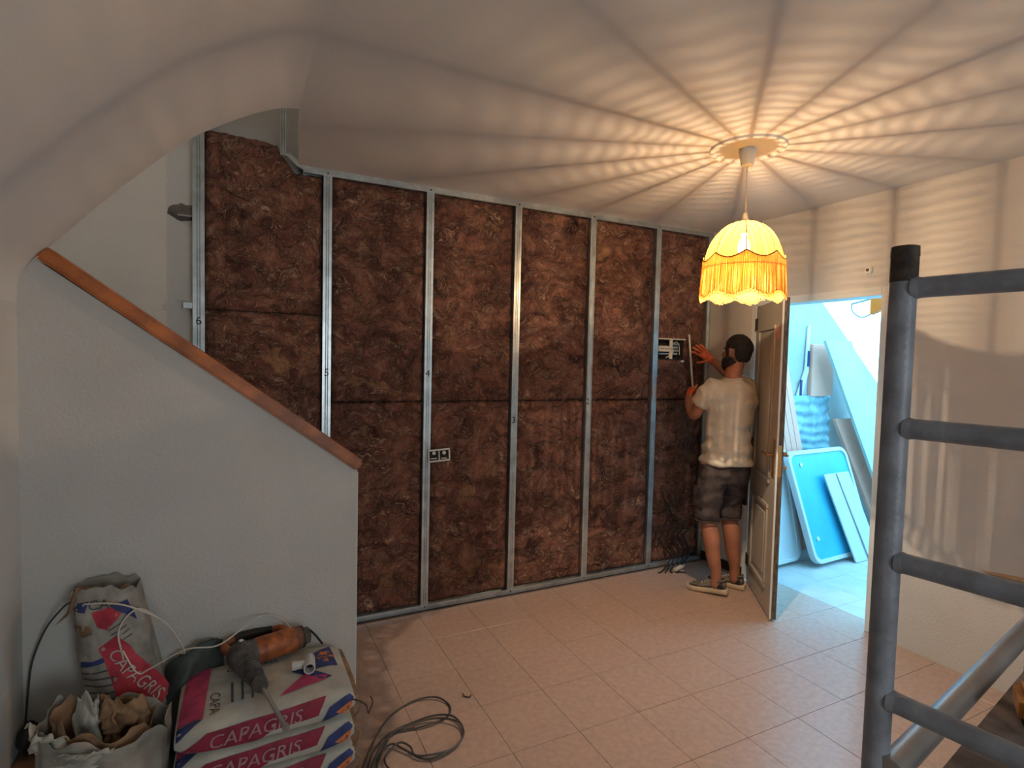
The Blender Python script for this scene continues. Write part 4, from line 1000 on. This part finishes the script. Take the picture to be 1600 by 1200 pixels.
b = MB(); b.tube([tc_ + d1 * .0, tc_ + d1 * .004], .0168, 20); obj('bore', b, M['cavity'], pv)

# ================================================================== THE MAN
man = thing('person', 'bearded man in pale t-shirt and grey shorts reaching to the electrical panel', 'person', (3.13, 2.83, 0))
fw_ = V((.24, .97, 0)).normalized(); rt_ = V((.97, -.24, 0)).normalized()      # torso heading
def ell(c, rx, ry, n=28, f=None, r=None, tilt=None, sq=1.0):
    f = f or fw_; r = r or rt_; out = []
    for k in range(n):
        a_ = 2 * PI * k / n; ca, sa = math.cos(a_), math.sin(a_)
        ca = abs(ca) ** sq * (1 if ca > 0 else -1); sa = abs(sa) ** sq * (1 if sa > 0 else -1)
        out.append(V(c) + r * rx * ca + f * ry * sa)
    return out
def ball(b, c, rx, ry, rz, f=None, r=None, n=20, m_=12):
    b.rings([ell(V(c) + V((0, 0, rz * math.cos(PI * j / m_))), max(1e-4, rx * math.sin(PI * j / m_)), max(1e-4, ry * math.sin(PI * j / m_)), n, f, r) for j in range(m_, -1, -1)])
def limb(b, pts, rs, n=18, sub=5):
    P_ = spline(pts, sub); m_ = len(P_); R_ = []
    for i in range(m_):
        t_ = i / sub; k = min(int(t_), len(rs) - 2); q = t_ - k; q = q * q * (3 - 2 * q); R_.append(rs[k] * (1 - q) + rs[k + 1] * q)
    t0 = (P_[0] - P_[1]).normalized(); t1 = (P_[-1] - P_[-2]).normalized()
    P_ = [P_[0] + t0 * R_[0] * .85, P_[0] + t0 * R_[0] * .5] + P_ + [P_[-1] + t1 * R_[-1] * .5, P_[-1] + t1 * R_[-1] * .85]
    R_ = [R_[0] * .45, R_[0] * .85] + R_ + [R_[-1] * .85, R_[-1] * .45]
    b.tube(P_, R_, n)
J = dict(pel=V((3.098, 2.815, .975)), chest=V((3.145, 2.825, 1.34)), nb=V((3.152, 2.825, 1.515)), hd=V((3.155, 2.805, 1.715)),
         shL=V((2.985, 2.868, 1.462)), shR=V((3.290, 2.815, 1.465)), elL=V((2.97, 3.00, 1.265)), wrL=V((3.105, 3.20, 1.375)), haL=V((3.172, 3.285, 1.43)),
         elR=V((3.425, 3.03, 1.50)), wrR=V((3.395, 3.24, 1.655)), hiL=V((3.015, 2.845, .93)), hiR=V((3.185, 2.80, .93)),
         knL=V((2.995, 2.865, .525)), knR=V((3.205, 2.865, .525)), anL=V((3.035, 2.80, .10)), anR=V((3.245, 2.825, .10)))
hf = V((-.12, .99, .02)).normalized(); hr_ = V((.99, .12, 0)).normalized(); H_ = J['hd']
b = MB()
b.rings([ell(J['pel'] + V((0, 0, -.06)), .135, .09), ell(J['pel'], .135, .09), ell((3.115, 2.82, 1.10), .13, .085), ell((3.135, 2.825, 1.25), .14, .095), ell((3.148, 2.825, 1.38), .15, .098), ell((3.15, 2.825, 1.46), .12, .075), ell((3.152, 2.828, 1.51), .07, .06)])
limb(b, [J['nb'] + V((0, -.005, -.03)), J['nb'] + V((.0, .0, .05)), H_ + V((0, .0, -.07))], [.066, .058, .056])
# skull, jaw
ball(b, H_ + V((0, 0, .025)) - hf * .012, .078, .096, .098, hf, hr_)
ball(b, H_ + hf * .028 + V((0, 0, -.045)), .058, .068, .068, hf, hr_)
ball(b, H_ + hf * .062 + V((0, 0, -.082)), .034, .030, .028, hf, hr_, 14, 8)
b.tube([H_ + hf * .088 + V((0, 0, .022)), H_ + hf * .103 + V((0, 0, -.002)), H_ + hf * .112 + V((0, 0, -.020)), H_ + hf * .092 + V((0, 0, -.030))], [.010, .012, .015, .010], 10)
b.tube([H_ + hf * .083 + hr_ * .035 + V((0, 0, .030)), H_ + hf * .093 + V((0, 0, .033)), H_ + hf * .083 - hr_ * .035 + V((0, 0, .030))], [.008, .010, .008], 8)
b.tube([H_ + hf * .088 + hr_ * .02 + V((0, 0, -.053)), H_ + hf * .096 + V((0, 0, -.052)), H_ + hf * .088 - hr_ * .02 + V((0, 0, -.053))], [.006, .008, .006], 8)
for s_ in (1, -1):
    e_ = H_ + hr_ * s_ * .080 - hf * .004
    b.tube([e_ + V((0, 0, -.032)), e_ + hr_ * s_ * .010 - hf * .006 + V((0, 0, -.010)), e_ + hr_ * s_ * .014 - hf * .012 + V((0, 0, .018)), e_ + hf * .004 + V((0, 0, .028))], [.009, .011, .012, .008], 10)
limb(b, [J['shL'], (J['shL'] + J['elL']) / 2, J['elL'], (J['elL'] + J['wrL']) / 2 + V((-.01, 0, 0)), J['wrL']], [.046, .045, .041, .040, .028])
limb(b, [J['shR'], (J['shR'] + J['elR']) / 2, J['elR'], (J['elR'] + J['wrR']) / 2, J['wrR']], [.046, .045, .041, .039, .028])
for s_ in 'LR':
    hi, kn, an = J['hi' + s_], J['kn' + s_], J['an' + s_]; back = -fw_ * .02
    limb(b, [hi, (hi + kn) / 2 + V((0, 0, 0)), kn + V((0, 0, .03)), kn * .72 + an * .28 + back, kn * .45 + an * .55 + back * .6, an + V((0, 0, .05)), an + V((0, 0, -.03))], [.090, .078, .056, .059, .050, .037, .036])
body = organic('body', b, M['skin'], man, .0075, 3)
for s_ in (1, -1):
    q = MB(); ball(q, H_ + hf * .080 + hr_ * s_ * .031 + V((0, 0, .012)), .012, .012, .010, hf, hr_, 12, 8); obj('eye', q, M['eye'], man)
# hair: cap with lower hairline at the back, and beard
b = MB()
ball(b, H_ + V((0, 0, .032)) - hf * .016, .084, .101, .101, hf, hr_)
ball(b, H_ + V((0, 0, -.015)) - hf * .052, .060, .046, .060, hf, hr_)
me = modmesh(b, [('REMESH', dict(mode='VOXEL', voxel_size=.006)), ('SMOOTH', dict(factor=.6, iterations=3))])
bm = bmesh.new(); bm.from_mesh(me)
kill = []
for v in bm.verts:
    p = v.co - H_; a_ = p.dot(hf); 
    if (a_ > .048 and p.z < .062) or p.z < -.066 or (a_ > .010 and p.z < -.012) or (abs(p.dot(hr_)) > .06 and -.033 < a_ <= .012 and p.z < .024): kill.append(v)
bmesh.ops.delete(bm, geom=kill, context='VERTS')
for v in bm.verts: v.co += v.normal * .0035 * noise.noise(v.co * 70)
bm.to_mesh(me); bm.free(); link('hair', me, M['hair'], man, 'all')
b = MB()
ball(b, H_ + hf * .030 + V((0, 0, -.066)), .069, .079, .055, hf, hr_)
ball(b, H_ + hf * .075 + V((0, 0, -.092)), .040, .038, .040, hf, hr_)
for s_ in (1, -1): b.tube([H_ + hr_ * s_ * .074 + hf * .012 + V((0, 0, .01)), H_ + hr_ * s_ * .070 + hf * .018 + V((0, 0, -.05))], [.012, .022], 10)
b.tube([H_ + hf * .092 + hr_ * .026 + V((0, 0, -.044)), H_ + hf * .101 + V((0, 0, -.037)), H_ + hf * .092 - hr_ * .026 + V((0, 0, -.044))], .007, 8)
organic('beard', b, M['hair'], man, .006, 2, lambda p, n_: .004 * noise.noise(p * 75))
# t-shirt
b = MB()
b.rings([ell((3.100, 2.812, .935), .182, .146, sq=.9), ell((3.103, 2.814, .98), .180, .144, sq=.9), ell((3.105, 2.815, 1.04), .174, .138, sq=.9), ell((3.118, 2.82, 1.13), .162, .122), ell((3.135, 2.825, 1.26), .170, .125), ell((3.148, 2.825, 1.37), .186, .128), ell((3.15, 2.827, 1.44), .184, .115), ell((3.152, 2.828, 1.492), .150, .090), ell((3.152, 2.828, 1.522), .088, .074), ell((3.152, 2.828, 1.540), .068, .066)])
for s_ in 'LR':
    sh_, el = J['sh' + s_], J['el' + s_]; tp = sh_ + (el - sh_) * .62
    sg = -rt_ if s_ == 'L' else rt_
    b.tube([sh_ - sg * .06 + V((0, 0, -.01)), sh_ - sg * .01, sh_ + (el - sh_) * .15, sh_ + (el - sh_) * .42, tp], [.066, .074, .075, .070, .068], 22)
def folds(p, n_):
    q = p - J['pel']; z = p.z
    low = max(0, 1 - (z - .95) / .32)
    d = .010 * low * math.sin(z * 62 + 2.6 * noise.noise(V((p.x * 6, p.y * 6, z * 3))) + 5 * (p.x - 3.1))
    d += .012 * noise.noise(V((p.x * 9, p.y * 9, z * 18))) + .0025 * noise.noise(p * 40)
    d += .004 * math.sin(18 * (q.dot(rt_)) + z * 22) * max(0, 1 - abs(z - 1.33) / .2)
    return d
organic('shirt', b, M['shirt'], man, .0085, 3, folds)
b = MB(); b.tube([p + V((0, 0, .006 * math.sin(k * .22))) for k, p in enumerate(ell((3.152, 2.826, 1.535), .071, .069, 32))], .0052, 8, closed=True); obj('collar', b, M['shirt'], man)
# shorts
b = MB()
b.rings([ell(J['pel'] + V((0, 0, -.0)), .150, .112, sq=.9), ell(J['pel'] + V((0, 0, -.05)), .166, .130, sq=.9), ell(J['pel'] + V((0, -.004, -.11)), .172, .136, sq=.9), ell(J['pel'] + V((.0, 0, -.17)), .166, .122)])
for s_ in 'LR':
    hi, kn = J['hi' + s_], J['kn' + s_]
    b.rings([ell(kn + V((0, 0, .005)), .082, .084), ell(kn + V((0, 0, .06)), .086, .088), ell(hi * .5 + kn * .5, .092, .100), ell(hi + V((0, 0, -.06)), .098, .115), ell(hi + V((0, 0, .0)), .09, .11)])
def sfold(p, n_): return .006 * math.sin(p.z * 48 + 4 * noise.noise(V((p.x * 8, p.y * 8, p.z * 4)))) * max(0.15, min(1, (.85 - p.z) / .3)) + .005 * noise.noise(V((p.x * 14, p.y * 14, p.z * 20)))
sh_o = organic('shorts', b, M['shorts'], man, .008, 2, sfold)
for s_, sg in (('L', -rt_), ('R', rt_)):
    m_ = (J['hi' + s_] * .42 + J['kn' + s_] * .58); c_ = m_ + sg * .088
    q = MB(); q.box((-.006, -.055, -.075), (.010, .055, .075), bev=.008); Rm = Matrix((sg, fw_, V((0, 0, 1)))).transposed()
    q.v = [tuple(c_ + Rm @ V(v)) for v in q.v]; obj('cargo_pocket', q, M['shorts'], man)
    kn = J['kn' + s_]
    obj('hem', MB().tube(ell(kn + V((0, 0, .0)), .083, .085, 28), .006, 8, closed=True), M['shorts'], man)
# shoes
def shoe(heel, toe, lift, s_):
    heel = V(heel); toe = V(toe); d = (toe - heel); Ls = d.length; d.normalize(); r = V((d.y, -d.x, 0))
    def P_(u, w_, z): return heel + d * (u * Ls) + r * w_ + V((0, 0, z + lift * (1 - u)))
    outl = [(0.0, .026), (.04, .033), (.2, .036), (.4, .035), (.6, .042), (.78, .046), (.92, .036), (1.0, .016)]
    def loop(z, k, sh=0): return [P_(u, w_ * k, z) for u, w_ in outl] + [P_(u, -w_ * k, z) for u, w_ in outl[::-1]]
    b = MB(); b.rings([loop(.003, .95), loop(.0, .9)][::-1] + [loop(.012, 1.06), loop(.030, 1.04), loop(.034, .98)]); so_ = obj('shoe_sole', b, M['sole'], man)
    b = MB()
    n_ = 24; R_ = []
    prof_ = [(0.03, .030, .03, .085), (.12, .034, .03, .092), (.25, .036, .03, .088), (.40, .036, .03, .080), (.55, .040, .03, .068), (.70, .044, .03, .056), (.85, .040, .03, .046), (.96, .024, .03, .038)]
    for u, w_, z0, z1 in prof_:
        R_.append([P_(u, w_ * math.cos(a_) * (1.0 if math.sin(a_) < .2 else .9), z0 + (z1 - z0) * (.5 + .5 * math.sin(a_))) for a_ in [2 * PI * k / n_ for k in range(n_)]])
    b.rings(R_); me = modmesh(b, [('SUBSURF', dict(levels=1))]); link('shoe_upper', me, M['shoe'], man, 'all')
    b = MB()
    for sgn in (1, -1):
        b.grid(lambda u, v: P_(.10 + .22 * u, sgn * (.0385 - .004 * (2 * v - 1) ** 2), .040 + .035 * v * (1 - .3 * u)), 6, 4)
        b.grid(lambda u, v: P_(.72 + .16 * u, sgn * (.0445 - .010 * u - .004 * (2 * v - 1) ** 2), .036 + .010 * v), 6, 3)
    pieces('heel_patch', b, M['shoedark'], man)
    b = MB()
    for k in range(4): b.tube([P_(.40 + .07 * k, .024, .083 - .008 * k), P_(.415 + .07 * k, 0, .0855 - .008 * k), P_(.40 + .07 * k, -.024, .083 - .008 * k)], .003, 6)
    pieces('lace', b, M['cream'], man)
    obj('shoe_collar', MB().tube([P_(.23 + .17 * math.cos(a_), .035 * math.sin(a_), .089 + .010 * math.cos(a_ + PI)) for a_ in [2 * PI * k / 24 for k in range(24)]], .0075, 8, closed=True), M['shoe'], man)
shoe((3.085, 2.735, .0), (2.935, 2.975, .0), .02, 'L'); shoe((3.292, 2.765, .0), (3.16, 3.015, .0), .004, 'R')
# gloved hands
def hand(name, wrist, d, n_, thumb_side, curls, spread, thumb_dir, thumb_curl=.4, length=1.0):
    d = V(d).normalized(); n_ = V(n_); n_ = (n_ - d * n_.dot(d)).normalized(); t_ = d.cross(n_).normalized()
    if t_.dot(V(thumb_side)) < 0: t_ = -t_
    w0 = V(wrist); b = MB(); pb_ = w0 + d * .088 * length
    def ring(c, a_, h_): return [c + t_ * a_ * math.cos(q) + n_ * h_ * math.sin(q) for q in [2 * PI * k / 18 for k in range(18)]]
    b.rings([ring(w0 - d * .035, .031, .029), ring(w0, .031, .026), ring(w0 + d * .03, .038, .020), ring(w0 + d * .065, .043, .017), ring(pb_, .040, .013)])
    Ls = ((.040, .026, .022), (.044, .030, .023), (.041, .028, .022), (.032, .021, .019))
    for i in range(4):
        off = .031 - .0207 * i; a_ = spread * (1.5 - i) * .5
        dd = (d * math.cos(a_) + t_ * math.sin(a_)).normalized(); p = w0 + d * (.078 - .004 * abs(i - 1)) * length + t_ * off
        pts = [p - dd * .02, p]; cu = 0; rs = [.0098, .0100]
        for L_, c_, r_ in zip(Ls[i], curls[i], (.0092, .0084, .0074)):
            cu += c_; v_ = dd * math.cos(cu) + n_ * math.sin(cu); p = p + v_ * L_ * length; pts.append(p); rs.append(r_)
        b.tube([pts[0]] + pts[1:] + [pts[-1] + v_ * .005], rs + [.004], 12)
    td = V(thumb_dir); p = w0 + d * .022 + t_ * .026; v_ = (d * td.x + t_ * td.y + n_ * td.z).normalized(); pts = [p - v_ * .008, p, p + v_ * .038]
    v2 = (v_ + d * thumb_curl + n_ * thumb_curl * .4).normalized(); pts += [pts[-1] + v2 * .032, pts[-1] + v2 * .032 + (v2 + d * thumb_curl * .5).normalized() * .024]
    b.tube(pts, [.013, .0125, .0110, .0098, .006], 12)
    return organic(name, b, M['glove'], man, .0038, 2, None, .5)
# right hand flat on the wool, fingers pointing to the panel
hand('right_glove', J['wrR'] + V((-.004, .030, .012)), (-.66, .26, .60), (.18, .93, -.12), (-.6, 0, -.75), [(.12, .18, .18), (.08, .15, .15), (.10, .16, .16), (.16, .2, .2)], .30, (.45, .9, .1))
# left hand closed around the rod
hand('left_glove', J['wrL'] + V((.004, .004, .003)), (.56, .62, .46), (.80, -.50, -.30), (-.2, -.2, 1), [(.9, 1.35, 1.0), (.95, 1.4, 1.0), (1.0, 1.4, 1.0), (1.05, 1.4, 1.0)], .05, (.7, .75, .45), .5)
b = MB(); b.tube([(3.199, 3.252, 1.40), (3.205, 3.29, 1.60), (3.215, 3.335, 1.862)], .0075, 12)
rod = tag(obj('thin_rod', b, M['cream']), 'thin beige rod held upright in the man\'s left glove', 'rod')
